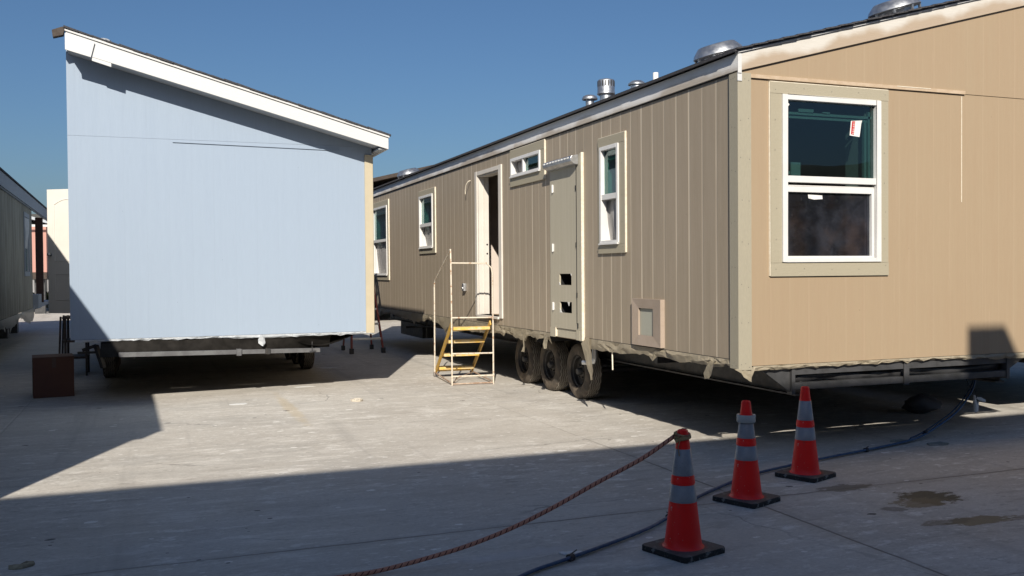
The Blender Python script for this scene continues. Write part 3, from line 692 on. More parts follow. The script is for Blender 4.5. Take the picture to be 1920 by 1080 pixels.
    # ---- roof vents
    def turbine(x, y, r=0.30, h=0.21, name='roof_exhaust'):
        b = MB(); z = rf(x)
        b.lathe([(r*0.62, 0), (r*0.62, h*0.35), (r*0.95, h*0.36), (r, h*0.42), (r*0.95, h*0.58), (r*0.74, h*0.90), (r*0.70, h*0.93), (0, h)], (0, 0, 0), 'Z', 40)
        b.lathe([(r*0.9, h*0.05), (r*0.92, h*0.0), (r*0.62, h*0.02)], (0, 0, 0), 'Z', 40)
        for k in range(8):
            a = k*math.pi/4; b.bar((r*0.9*math.cos(a), r*0.9*math.sin(a), 0.0), (r*0.93*math.cos(a), r*0.93*math.sin(a), h*0.42), 0.02, 0.02)
        o = b.build(name, M['galv'], H, smooth=40); o.location = (x, y, z+0.015); o.rotation_euler = (0, -math.atan(0.262), 0)
    turbine(5.32-4.685, 8.05-6.815, 0.25, 0.19)
    turbine(6.9-4.685, 7.36-6.815, 0.25, 0.17)
    turbine(5.3-4.685, 20.1-6.815, 0.26, 0.20)
    x = 5.12-4.685
    b = MB(); b.lathe([(0.052, -0.05), (0.052, 0.13)], (0, 0, 0), 'Z', 24); b.lathe([(0.045, 0.125), (0.095, 0.125), (0.098, 0.14), (0.085, 0.165), (0.05, 0.182), (0, 0.185)], (0, 0, 0), 'Z', 28)
    b.lathe([(0.09, -0.03), (0.056, 0.02)], (0, 0, 0), 'Z', 24)
    o = b.build('mushroom_vent', M['galv'], H, smooth=40); o.location = (x, 10.62-6.815, rf(x))
    b = MB(); b.lathe([(0.075, -0.03), (0.075, 0.10), (0.095, 0.105), (0.108, 0.115), (0.108, 0.13), (0.104, 0.135), (0.104, 0.27), (0.095, 0.283), (0.05, 0.296), (0.0, 0.298)], (0, 0, 0), 'Z', 36)
    f = b.build('flue_pipe', M['galv'], H, smooth=40); f.location = (x, 10.17-6.815, rf(x))
    b = MB()
    for k in range(18):
        a = k*2*math.pi/18; c_, s_ = math.cos(a), math.sin(a); t_ = (-s_*0.007, c_*0.007)
        b.quad((0.1052*c_-t_[0], 0.1052*s_-t_[1], 0.20), (0.1052*c_+t_[0], 0.1052*s_+t_[1], 0.20), (0.1052*c_+t_[0], 0.1052*s_+t_[1], 0.268), (0.1052*c_-t_[0], 0.1052*s_-t_[1], 0.268))
    b.build('flue_slot', M['slot'], f)
    b = MB(); b.lathe([(0.075, -0.02), (0.075, 0.085), (0.10, 0.09), (0.10, 0.105), (0.06, 0.135), (0, 0.14)], (0, 0, 0), 'Z', 28)
    o = b.build('low_vent', M['galv'], H, smooth=40); o.location = (x, 9.4-6.815, rf(x)-0.01)
    b = MB(); b.lathe([(0.03, -0.03), (0.03, 0.125), (0.024, 0.125), (0.024, 0.05)], (0, 0, 0), 'Z', 20)
    o = b.build('plumbing_vent', M['pvc'], H, smooth=40); o.location = (x, 8.98-6.815, rf(x)+0.01)
    b = MB(); b.pbox(LONG, 0.12, 3.06, 0.0005, 0.004, 0.862, 0.870); b.build('siding_shade_line', M['slot'], H)  # dark strip drawn for the shaded gap under the siding
    b = MB(); b.pbox(LONG, 4.03, L, 0.0005, 0.004, 0.862, 0.870); b.build('siding_shade_line', M['slot'], H)
    # ---- masking plastic round the foot of the walls
    wrap_strip('masking_strip', H, LONG, 0.0, 3.05, 0.868, M['wrap_tan'], 0.05, 0.135, 0.006, 4)
    wrap_strip('masking_strip', H, LONG, 4.06, 5.7, 0.868, M['wrap_tan'], 0.06, 0.17, 0.006, 9)
    wrap_strip('masking_strip', H, LONG, 5.7, 15.5, 0.868, M['wrap_tan'], 0.08, 0.26, 0.006, 12, 0.10)
    wrap_strip('masking_strip', H, END, 0.14, W, 0.815, M['wrap_tan'], 0.02, 0.06, 0.004, 21, 0.06)
    def flap(pts, P=LONG, n=0.03, mat='wrap_tan'):
        b = MB(); rg = np.random.default_rng(len(pts)*7+int(abs(pts[0][0])*100)); N = len(pts); vs = []
        for a, z, wdt in pts:
            for q in range(4):
                vs.append(P(a+(q/3-0.5)*wdt, n+rg.normal(0, .012), z+rg.normal(0, .006)))
        b.add(vs, [(i*4+q, i*4+q+1, (i+1)*4+q+1, (i+1)*4+q) for i in range(N-1) for q in range(3)])
        b.build('loose_plastic', M[mat], H, smooth=60)
    flap([(2.93, 0.875, 0.09), (2.98, 0.80, 0.17), (2.95, 0.70, 0.20), (2.92, 0.60, 0.19), (2.87, 0.52, 0.17), (2.86, 0.46, 0.09), (2.85, 0.40, 0.015)])
    flap([(0.35, 0.83, 0.08), (0.40, 0.77, 0.14), (0.44, 0.71, 0.15), (0.45, 0.66, 0.06)])
    flap([(0.05, 0.80, 0.22), (0.07, 0.76, 0.14), (0.09, 0.72, 0.08), (0.10, 0.69, 0.02)], END, 0.012)
    flap([(4.9, 0.80, 0.18), (4.92, 0.72, 0.10), (4.90, 0.64, 0.06), (4.95, 0.56, 0.03)])
    flap([(4.15, 0.80, 0.12), (4.18, 0.72, 0.13), (4.17, 0.66, 0.03)])
    # ---- drain pipe and stub below the wall
    b = MB(); b.tube([(0.10, 3.02, 0.82), (0.10, 3.02, 0.62), (0.09, 3.03, 0.59), (0.05, 3.08, 0.575), (0.0, 3.14, 0.575)], 0.028, 12); b.build('drain_pipe', M['galv'], H, smooth=50)
    b = MB(); b.tube([(0.02, 2.42, 0.81), (0.0, 2.37, 0.56)], 0.008, 8); b.build('drain_stub', M['caulk'], H, smooth=50)
    # ---- chassis
    b = MB()
    for x in (0.72, 3.1):
        b.box(x-0.06, 0.1, 0.75, x+0.06, L, 0.765); b.box(x-0.008, 0.1, 0.53, x+0.008, L, 0.75); b.box(x-0.06, 0.1, 0.515, x+0.06, L, 0.53)
    for y in np.arange(1.6, L, 1.6):
        b.box(0.1, y-0.03, 0.70, 0.64, y+0.03, 0.80); b.box(0.80, y-0.03, 0.66, 3.02, y+0.03, 0.74); b.box(3.18, y-0.03, 0.70, 3.8, y+0.03, 0.80)
    b.build('chassis', M['steel'], H)
    b = MB()
    b.box(0.57, 0.03, 0.58, 3.13, 0.09, 0.640); b.box(0.57, 0.03, 0.712, 3.13, 0.08, 0.775)
    b.box(0.565, 0.02, 0.54, 0.60, 0.095, 0.79); b.box(1.82, 0.015, 0.565, 1.88, 0.029, 0.785); b.box(3.10, 0.02, 0.56, 3.14, 0.095, 0.79)
    b.add([(0.25, 0.05, 0.78), (0.563, 0.05, 0.775), (0.563, 0.05, 0.56), (0.25, 0.075, 0.78), (0.563, 0.075, 0.775), (0.563, 0.075, 0.56)], [(0, 1, 2), (5, 4, 3), (0, 2, 5, 3), (1, 0, 3, 4), (2, 1, 4, 5)])
    b.add([(3.45, 0.05, 0.80), (3.142, 0.05, 0.78), (3.142, 0.05, 0.64), (3.45, 0.075, 0.80), (3.142, 0.075, 0.78), (3.142, 0.075, 0.64)], [(0, 1, 2), (5, 4, 3), (0, 2, 5, 3), (1, 0, 3, 4), (2, 1, 4, 5)])
    b.build('end_crossmember', M['greysteel'], H, bevel=0.003)
    b = MB(); rg = np.random.default_rng(8); vs = []
    for i in range(41):
        for j in range(9):
            a = j/8*math.pi*2; r = 0.066+rg.normal(0, .004)+0.012*math.sin(i*0.7)
            vs.append((0.62+2.46*i/40, 0.16+r*math.cos(a), 0.675+r*0.85*math.sin(a)+0.012*math.sin(i*0.35)))
    b.add(vs, [(i*9+j, (i+1)*9+j, (i+1)*9+j+1, i*9+j+1) for i in range(40) for j in range(8)])
    b.build('rolled_belly_sheet', M['belly'], H, smooth=60)
    belly(H, 0.05, W-0.05, 0.3, L-0.05, 0.815, 0.09, 2)
    b = MB()
    for y in (4.135, 5.06, 6.02):
        b.tube([(0.4, y, TR), (3.5, y, TR)], 0.038, 10)
        b.box(0.60, y-0.3, 0.43, 0.67, y+0.3, 0.46); b.box(0.6, y-0.04, 0.39, 0.7, y+0.04, 0.515)
    b.build('axle', M['steel'], H)
    wproto = None
    for y in (4.135, 5.06, 6.02):
        for x, s in ((0.385+TW/2, -1), (3.515-TW/2, 1)):
            if s == -1:
                if wproto is None: wproto = make_wheel(H, x, y, -1)
                else: c = copy_tree(wproto, H); c.location = (x, y, TR)
            else:
                c = copy_tree(wproto, H); c.location = (x, y, TR); c.rotation_euler = (0, 0, math.pi)
    b = MB(); b.box(0.62, 12.35, 0.24, 0.86, 14.2, 0.53); b.box(0.3, 12.5, 0.46, 0.66, 12.58, 0.50); b.tube([(0.5, 11.6, 0.70), (0.5, 11.6, 0.30)], 0.02, 8); b.tube([(0.45, 10.2, 0.62), (0.45, 12.3, 0.50)], 0.018, 8)
    b.build('hitch_frame', M['steel'], H)
    return H
beige_house()

# ------------------------------------------------------------------ pale blue house section
def blue_house():
    H = empty('manufactured_house', (-0.98, 13.13, 0), label='pale blue manufactured house section with white sloping fascia and blank end wall', cat='house')
    W, L = 3.895, 15.5
    top = lambda a: 4.60 - 0.283*a
    b = MB(); wall_with_holes(b, END, 0.0, W, 0.815, lambda a: 3.41 if a > 0 else 3.41, [], 0.13)
    b.build('end_wall', [M['blue'], M['drywall'], M['vinyl']], H)
    b = MB(); b.prism(END, [(0.0, 3.412), (W, 3.412), (W, 3.50), (0, 4.60)], -0.13, 0.0015); b.build('gable_panel', M['blue'], H)
    b = MB(); b.prism(END, [(1.25, 3.372), (3.45, 3.345), (3.45, 3.355), (1.25, 3.384)], 0.0075, 0.016); b.build('flashing_strip', M['blue'], H)
    b = MB(); wall_with_holes(b, LONG, 0.131, L, 0.815, lambda a: 4.5, [(3.30, 4.22, 0.99, 3.10)], 0.13)
    b.build('long_wall', [M['blue_long'], M['drywall'], M['jamb']], H)
    b = MB(); b.box(W-0.13, 0.14, 0.815, W, L, 3.40); b.box(0.0, L, 0.815, W, L+0.12, 3.45); b.build('rear_wall', M['blue_long'], H)
    b = MB(); b.box(0.14, 0.14, 0.82, W-0.14, L-0.01, 0.93); b.build('floor_deck', M['ply'], H)
    b = MB(); b.pbox(END, W-0.105, W+0.012, 0.0, 0.02, 0.79, 3.30); b.box(W, 0.0, 0.79, W+0.02, 0.10, 3.30); b.build('corner_board', M['cream'], H, bevel=0.002)
    # gable overhang: fascia plane 0.4 m in front of the wall
    FY = 0.40
    x0, x1 = 0.03, 4.045
    tz = lambda a: 4.655 - 0.2815*(a-x0)
    bz = lambda a: 4.41 - 0.2665*(a-x0)
    b = MB(); b.prism(END, [(x0, bz(x0)), (x1, bz(x1)), (x1, tz(x1)-0.03), (x0, tz(x0)-0.03)], FY-0.03, FY)
    b.prism(END, [(x0-0.008, bz(x0)-0.012), (x0+0.28, bz(x0+.28)-0.012), (x0+0.325, tz(x0+.325)-0.06), (x0-0.008, tz(x0-0.008)-0.06)], FY+0.001, FY+0.025)
    b.prism(END, [(x0+0.29, bz(x0+.29)-0.045), (x0+0.51, bz(x0+.51)-0.05), (x0+0.51, bz(x0+.51)-0.002), (x0+0.29, bz(x0+.29)-0.002)], FY-0.028, FY-0.002)
    b.build('gable_fascia', M['white'], H, bevel=0.003)
    b = MB(); b.prism(END, [(x0-0.01, tz(x0)-0.026), (x1+0.01, tz(x1)-0.028), (x1+0.01, tz(x1)-0.002), (x0-0.01, tz(x0)-0.0)], FY-0.04, FY+0.022)
    b.build('drip_edge', M['white'], H, bevel=0.002)
    b = MB(); b.prism(END, [(x0, bz(x0)+0.02), (x1-0.04, bz(x1)+0.03), (x1-0.04, bz(x1)+0.05), (x0, bz(x0)+0.04)], 0.01, FY-0.032)
    b.build('soffit', M['soffit'], H)
    b = MB(); b.box(x1-0.03, -FY+0.032, bz(x1)+0.0, x1, L, tz(x1)-0.03)
    b.build('eave_fascia', M['white'], H)
    b = MB(); b.box(W+0.021, -FY+0.04, bz(x1)-0.0, x1-0.032, L, bz(x1)+0.02); b.build('eave_soffit', M['soffit'], H)
    b = MB(); rg = np.random.default_rng(5); N = 26
    for i in range(N):
        a0 = x0-0.02+i*0.156; a1 = min(a0+0.165, x1+0.03); e = FY+0.03+rg.uniform(0, 0.015)
        h = rg.uniform(0.018, 0.026)
        b.prism(END, [(a0, tz(a0)+0.002), (a1, tz(a1)+0.002), (a1, tz(a1)+h), (a0, tz(a0)+h+0.005)], -L, e)
    b.build('roof', M['shingle'], H)
    b = MB(); b.prism(END, [(-0.115, 4.55), (0.0, 4.585), (0.02, 4.69), (-0.02, 4.68), (-0.125, 4.635)], FY-0.12, FY-0.02); b.build('roof_felt_flap', M['brownmetal'], H)
    b = MB(); rg = np.random.default_rng(2)
    b.lathe([(0.10, 0.0), (0.09, 0.035), (0.05, 0.055), (0, 0.06)], (0.45, -0.2, tz(0.45)+0.02), 'Z', 9); b.build('crumpled_wrap', M['wrap_white'], H)
    # plastic, belly, chassis, wheels
    wrap_strip('masking_strip', H, END, 0.05, W, 0.815, M['wrap_white'], 0.018, 0.055, 0.004, 31, 0.06)
    b = MB(); vs = []; rg = np.random.default_rng(4)
    for i, (z, wdt) in enumerate(((0.80, 0.05), (0.75, 0.09), (0.70, 0.08), (0.66, 0.03))):
        for q in range(4): vs.append((2.36+(q/3-.5)*wdt+rg.normal(0, .006), -0.035+rg.normal(0, .012), z))
    b.add(vs, [(i*4+q, i*4+q+1, (i+1)*4+q+1, (i+1)*4+q) for i in range(3) for q in range(3)]); b.build('loose_plastic', M['wrap_white'], H, smooth=60)
    belly(H, 0.1, W-0.5, 0.25, L-0.1, 0.80, 0.12, 5)
    b = MB(); vs = []
    for i in range(15):
        u = i/14
        for j in range(7):
            q = j/6; sag = 0.17*math.sin(math.pi*u)**1.3
            vs.append((2.55+1.2*u, 0.06+0.6*q, 0.80 - sag*(1-0.5*q)))
    b.add(vs, [(i*7+j, (i+1)*7+j, (i+1)*7+j+1, i*7+j+1) for i in range(14) for j in range(6)]); b.build('sagging_belly_sheet', M['bellyblack'], H, smooth=60)
    b = MB(); vs = []; rg = np.random.default_rng(14); N = 60
    for i in range(N+1):
        u = i/N; x = 0.35+2.95*u
        for j in range(7):
            q = j/6; yb = -0.25+0.43*u
            vs.append((x, 0.02*(1-q)+yb*q+0.012*math.sin(x*6+q*3)+rg.normal(0, .003), 0.80-0.20*q))
    b.add(vs, [(i*7+j, (i+1)*7+j, (i+1)*7+j+1, i*7+j+1) for i in range(N) for j in range(6)]); b.build('belly_curtain', M['bellyblack'], H, smooth=60)
    b = MB()
    for x in (0.70, 3.05):
        b.box(x-0.05, 0.1, 0.74, x+0.05, L, 0.755); b.box(x-0.006, 0.1, 0.56, x+0.006, L, 0.74); b.box(x-0.05, 0.1, 0.545, x+0.05, L, 0.56)
    for y in np.arange(1.6, L, 1.6):
        b.box(0.1, y-0.03, 0.68, 3.8, y+0.03, 0.735)
    b.build('chassis', M['steel'], H)
    b = MB(); b.bar((0.57, -0.28, 0.629), (3.16, 0.15, 0.563), 0.05, 0.058); b.bar((2.02, -0.062, 0.59), (2.08, -0.052, 0.588), 0.06, 0.09); b.build('end_crossmember', simple('dusty grey beam', (0.14, 0.143, 0.147), (0.10, 0.10, 0.105), 6, 0.6), H, bevel=0.003)
    b = MB(); b.bar((2.40, 0.0, 0.585), (2.46, 0.01, 0.583), 0.062, 0.075); b.build('chassis_bracket', M['steel'], H); b = MB(); b.bar((0.28, 0.25, 0.72), (0.36, 0.35, 0.42), 0.05, 0.05); b.bar((0.28, 0.25, 0.72), (0.12, 0.3, 0.66), 0.04, 0.04); b.bar((0.05, 0.4, 0.62), (0.35, 0.4, 0.62), 0.03, 0.03)
    b.build('chassis_bracket', M['steel'], H)
    b = MB()
    for y in (3.2, 4.15, 5.1): b.tube([(0.25, y, TR), (3.5, y, TR)], 0.038, 10)
    b.build('axle', M['steel'], H)
    wp = None
    for y in (3.2, 4.15, 5.1):
        for x, s in ((0.33, -1), (3.43, 1)):
            if wp is None: wp = make_wheel(H, x, y, -1)
            else:
                c = copy_tree(wp, H); c.location = (x, y, TR)
                c.rotation_euler = (0, 0, 0 if s == -1 else math.pi)
    # white door swung open on the hidden side
    D = MB(); D.box(-0.80, 0.0, 0.99, 0.0, 0.045, 3.10)
    d = D.build('door', M['door_w'], H, bevel=0.004); d.location = (-0.012, 4.26, 0); d.rotation_euler = (0, 0, math.radians(-33))
    b = MB(); y = -0.0005
    lo = [(-0.66, 1.22), (-0.16, 1.22), (-0.16, 1.66), (-0.66, 1.66), (-0.66, 1.22)]
    b.tube([(x, y, z) for x, z in lo], 0.009, 6)
    arch = [(-0.66, 1.88)] + [(-0.66, 2.84)] + [(-0.66+0.5*t, 2.84+0.09*math.sin(t*math.pi)) for t in np.linspace(0.05, 0.95, 12)] + [(-0.16, 2.84), (-0.16, 1.88), (-0.66, 1.88)]
    b.tube([(x, y, z) for x, z in arch], 0.009, 6)
    b.build('panel_moulding', M['door_w'], d, smooth=40)
    b = MB(); b.lathe([(0.0, 0.0), (0.028, 0.0), (0.028, 0.008), (0.012, 0.012), (0.012, 0.035), (0.026, 0.045), (0.028, 0.06), (0.018, 0.072), (0, 0.074)], (0, 0, 0), 'Z', 20)
    k = b.build('knob', M['galv'], d, smooth=50); k.location = (-0.74, 0.0, 1.99); k.rotation_euler = (math.pi/2, 0, 0)
blue_house()

# ------------------------------------------------------------------ half section added outside the right edge to darken the ground there
def added_right_section():
    H = empty('manufactured_house', (8.95, 7.15, 0), label='tan house section added past the right edge to keep the ground below the beam dark', cat='house')
    W, L = 3.8, 15.2
    b = MB(); b.prism(END, [(0.0, 0.815), (W, 0.815), (W, 3.5), (0.0, 4.5)], -0.13, 0.0); b.box(0, 0.131, 0.815, 0.1, L, 4.45); b.box(W-0.1, 0.131, 0.815, W, L, 3.5); b.prism(END, [(0.0, 0.815), (W, 0.815), (W, 3.5), (0.0, 4.5)], -L-0.13, -L-0.001); b.build('wall', M['tan_end'], H)
    b = MB(); b.prism(END, [(-0.03, 4.52), (W+0.1, 3.50), (W+0.1, 3.56), (-0.03, 4.58)], -L-0.2, 0.06); b.build('roof', M['shingle'], H)
    b = MB(); b.box(0.11, 0.14, 0.83, W-0.11, L-0.01, 0.93); b.build('floor_deck', M['ply'], H)
    belly(H, 0.03, W-0.05, 0.15, L-0.05, 0.81, 0.10, 6)
    b = MB()
    for x in (0.7, 3.0): b.box(x-0.06, 0.02, 0.52, x+0.06, L, 0.77)
    b.box(0.6, -0.04, 0.56, 3.1, 0.015, 0.72); b.build('chassis', M['steel'], H)
    wp = None
    for y in (4.1, 5.05, 6.0):
        for x, q in ((0.45, 0), (3.3, math.pi)):
            if wp is None: wp = make_wheel(H, x, y, -1)
            else:
                c = copy_tree(wp, H); c.location = (x, y, TR); c.rotation_euler = (0, 0, q)
added_right_section()

# ------------------------------------------------------------------ weathered house on the left
def left_house():
    H = empty('manufactured_house', (-2.11, 5.06, 0), 0.0275, label='weathered dark green brown house at the far left edge, in shade, with porch post', cat='house')
    m = siding('weathered green brown siding', (0.36, 0.33, 0.25), (0.15, 0.14, 0.10), (0.26, 0.24, 0.18), 1, 0.2, 0.0, 0.014, 0.7, 1.0, 0.4)
    L = 20.3; wx = -0.035
    P = lambda a, n, z: (wx+n, a, z)
    b = MB(); wall_with_holes(b, P, 0.0, L, 0.85, lambda a: 3.40, [(18.35, 19.35, 1.72, 2.95)], 0.13); b.build('long_wall', [m, M['drywall'], M['vinyl']], H)
    b = MB(); b.prism(END, [(wx-4.0, 0.85), (wx-0.001, 0.85), (wx-0.001, 3.40), (wx-2.0, 3.9), (wx-4.0, 3.40)], -0.12, 0.0); b.prism(lambda a, n, z: (a, L-n, z), [(wx-4.0, 0.85), (wx-0.14, 0.85), (wx-0.14, 3.40), (wx-2.0, 3.9), (wx-4.0, 3.40)], 0.0, 0.12); b.box(wx-4.1, 0.0, 0.85, wx-4.0, L, 3.40); b.box(wx-3.99, 0.13, 0.86, wx-0.14, L-0.13, 0.94)
    b.build('end_wall', m, H)
    b = MB(); b.box(0.0, -0.02, 3.22, 0.03, 26.2, 3.475); b.box(wx+0.001, 0.0, 3.20, 0.0, 26.2, 3.235); b.build('eave_fascia', M['soffit'], H)
    b = MB(); b.prism(END, [(0.05, 3.48), (wx-2.0, 3.98), (wx-4.2, 3.44), (wx-4.2, 3.48), (wx-2.0, 4.03), (0.05, 3.515)], -26.25, 0.03); b.build('roof', M['shingle'], H)
    b = MB(); frame_boxes(b, P, 18.25, 19.45, 1.62, 3.05, 0.1, 0.001, 0.02); wdo = b.build('window', M['soffit'], H)
    b = MB(); b.pbox(P, 18.36, 19.34, -0.03, -0.025, 1.73, 2.94); b.build('pane', M['pane_long'], wdo)
    b = MB(); film_mesh(b, P, 18.37, 19.33, 2.25, 2.94, -0.005, 0.008); b.build('curtain', M['paper'], wdo, smooth=60)
    b = MB(); b.box(-0.2, 23.4, 0.9, -0.02, 23.58, 3.2); b.build('porch_post', simple('brown post', (0.09, 0.045, 0.03), (0.07, 0.035, 0.025), 5, 0.7), H)
    b = MB(); b.box(wx-4.0, L+0.01, 0.80, -0.02, 26.0, 0.9); b.box(-0.3, 20.6, 0.82, 0.06, 21.6, 1.16); b.build('porch_deck', M['soffit'], H)
    wrap_strip('torn_plastic', H, P, 0.0, L, 0.85, M['wrap_grey'], 0.06, 0.36, 0.012, 41, 0.12)
    b = MB()
    for x in (-1.0, -3.1): b.box(x-0.05, 0.1, 0.55, x+0.05, 26, 0.79)
    for y in np.arange(1.0, 26, 2.4):
        for x in (-1.0, -3.1): b.box(x-0.2, y-0.2, 0.0, x+0.2, y+0.2, 0.55)
    b.build('support_blocks', M['greysteel'], H)
left_house()

# ------------------------------------------------------------------ far houses
def small_house(name, x0, y0, x1, y1, zb, ze, wallc, label, roofm='shingle', zr=0.8):
    H = empty(name, ((x0+x1)/2, (y0+y1)/2, 0), label=label, cat='house'); w, l = (x1-x0)/2, (y1-y0)/2
    m = siding(label[:20], wallc, tuple(c*0.85 for c in wallc), tuple(c*0.8 for c in wallc), 0, 0.2, 0, 0.012, 0.6, 0.5, 0.2)
    b = MB(); b.box(-w, -l, zb, w, l, ze); b.build('wall', m, H)
    b = MB(); b.prism(END, [(-w-0.25, ze), (0, ze+zr), (w+0.25, ze), (w+0.25, ze+0.12), (0, ze+zr+0.12), (-w-0.25, ze+0.12)], -l-0.3, l+0.3); b.build('roof', M[roofm], H)
    b = MB(); b.prism(END, [(-w-0.25, ze-0.1), (w+0.25, ze-0.1), (w+0.25, ze-0.01), (-w-0.25, ze-0.01)], l+0.31, l+0.34); b.build('fascia', M['white'], H)
    b = MB(); frame_boxes(b, END, -w+0.3, -w+1.2, zb+0.6, ze-0.5, 0.08, l+0.001, l+0.03); f = b.build('window', M['white'], H)
    b = MB(); b.pbox(END, -w+0.38, -w+1.12, l+0.002, l+0.008, zb+0.68, ze-0.58); b.build('pane', M['pane_long'], f)
    b = MB(); b.box(-w, -l-0.05, zb-0.28, w, l, zb-0.01); b.build('skirt_beam', M['brownmetal'], H)
    b = MB()
    for x in (-w+0.3, 0, w-0.3): b.box(x-0.2, -l+0.2, 0.0, x+0.2, -l+0.6, zb-0.29); b.box(x-0.2, l-0.6, 0, x+0.2, l-0.2, zb-0.29)
    b.build('support_blocks', M['greysteel'], H)
    return H
small_house('manufactured_house', -9.5, 44, -4.15, 54, 1.75, 3.75, (0.50, 0.26, 0.21), 'small salmon pink house far behind the dark porch post', 'soffit')
small_house('manufactured_house', -6.2, 60, -0.5, 70, 1.8, 4.0, (0.22, 0.25, 0.22), 'distant grey green house just right of the salmon pink one', 'soffit')
small_house('manufactured_house', 5.6, 30.5, 12.5, 46, 0.9, 4.25, (0.30, 0.25, 0.17), 'house whose brown roof just clears the tan eave beside the blue house', 'brownmetal', 0.9)

def shrub(name, loc, rad, n, label, cat, leaf=0.12, col=((0.03, 0.05, 0.02), (0.06, 0.085, 0.03)), trunk=None, group=None):
    H = empty(name, loc, label=label, cat=cat, group=group); rg = np.random.default_rng(int(abs(loc[0])*10)+n)
    m = simple(name+' leaves', col[0], col[1], 3.0, 0.7)
    b = MB()
    nc = 14; cs = rg.normal(0, 0.42, (nc, 3))*np.array(rad)
    for i in range(n):
        c = cs[rg.integers(nc)] + rg.normal(0, 0.22, 3)*np.array(rad); c[2] += rad[2]
        if trunk: c[2] += trunk*0.8
        c[2] = max(c[2], 0.03)
        a = rg.normal(0, 1, 3); a /= np.linalg.norm(a); t = np.cross(a, rg.normal(0, 1, 3)); t /= np.linalg.norm(t); s = leaf*rg.uniform(0.6, 1.3)
        b.quad(c-a*s-t*s*0.4, c+a*s*0.2-t*s*0.5, c+a*s+t*s*0.3, c-a*s*0.2+t*s*0.5)
    b.build('crown' if trunk else 'foliage', m, H, fix=False)
    if trunk:
        t = MB(); t.tube([(0, 0, 0), (0.05, 0, trunk*0.5), (0, 0.05, trunk)], [0.22, 0.17, 0.12], 10)
        for k in range(6):
            a = k*1.05; t.tube([(0, 0.05, trunk*0.9), (0.5*rad[0]*math.cos(a)*0.5, 0.5*rad[1]*math.sin(a)*0.5, trunk+rad[2]*0.6), (0.7*rad[0]*math.cos(a), 0.7*rad[1]*math.sin(a), trunk+rad[2]*1.1)], [0.1, 0.06, 0.02], 6)
        t.build('trunk', simple(name+' bark', (0.08, 0.06, 0.045), (0.11, 0.085, 0.06), 8, 0.9), H, smooth=50)
shrub('hedge_bush', (-5.0, 48.2, 0), (1.6, 0.7, 0.42), 1500, 'dark green bush below the salmon pink house', 'bush', 0.10)
for lx, ly, h, lab in ((27, -20, 2.2, 'taller round tree standing behind the camera to the right'), (30.5, -22, 1.9, 'shorter broad tree standing behind the camera to the right')):
    shrub('broadleaf_tree', (lx, ly, 0), (1.6, 1.6, h*0.75), 5200, lab, 'tree', 0.13, ((0.025, 0.04, 0.018), (0.05, 0.07, 0.03)), trunk=h, group='trees behind the camera')

# ------------------------------------------------------------------ workshop behind the camera (casts the big foreground shadow)
def workshop():
    H = empty('workshop_building', (-4, -12, 0), label='large grey metal workshop behind the camera with a box on its roof', cat='building')
    m = siding('corrugated wall', (0.30, 0.31, 0.32), (0.25, 0.26, 0.27), (0.2, 0.2, 0.21), 0, 0.25, 0, 0.06, 0.8, 0.4, 0.8)
    b = MB(); b.box(-12, -9, 0, 14.2, 10.13, 6.08); b.build('wall', m, H)
    b = MB(); b.box(-12.1, -9.1, 6.085, 14.3, 10.14, 6.2); b.build('roof', M['soffit'], H)
    b = MB(); b.box(-6, 10.131, 0, -1.5, 10.16, 4.2); d = b.build('roller_door', M['greysteel'], H)
    b = MB(); b.box(-6.15, 10.131, 0, -6.02, 10.2, 4.35); b.box(-1.48, 10.131, 0, -1.35, 10.2, 4.35); b.box(-6.0, 10.131, 4.21, -1.5, 10.2, 4.35); b.build('frame', M['white'], d)
    b = MB(); b.box(7.72, 8.6, 6.205, 8.20, 9.75, 6.90); b.build('rooftop_unit', M['galv'], H, bevel=0.01)
workshop()

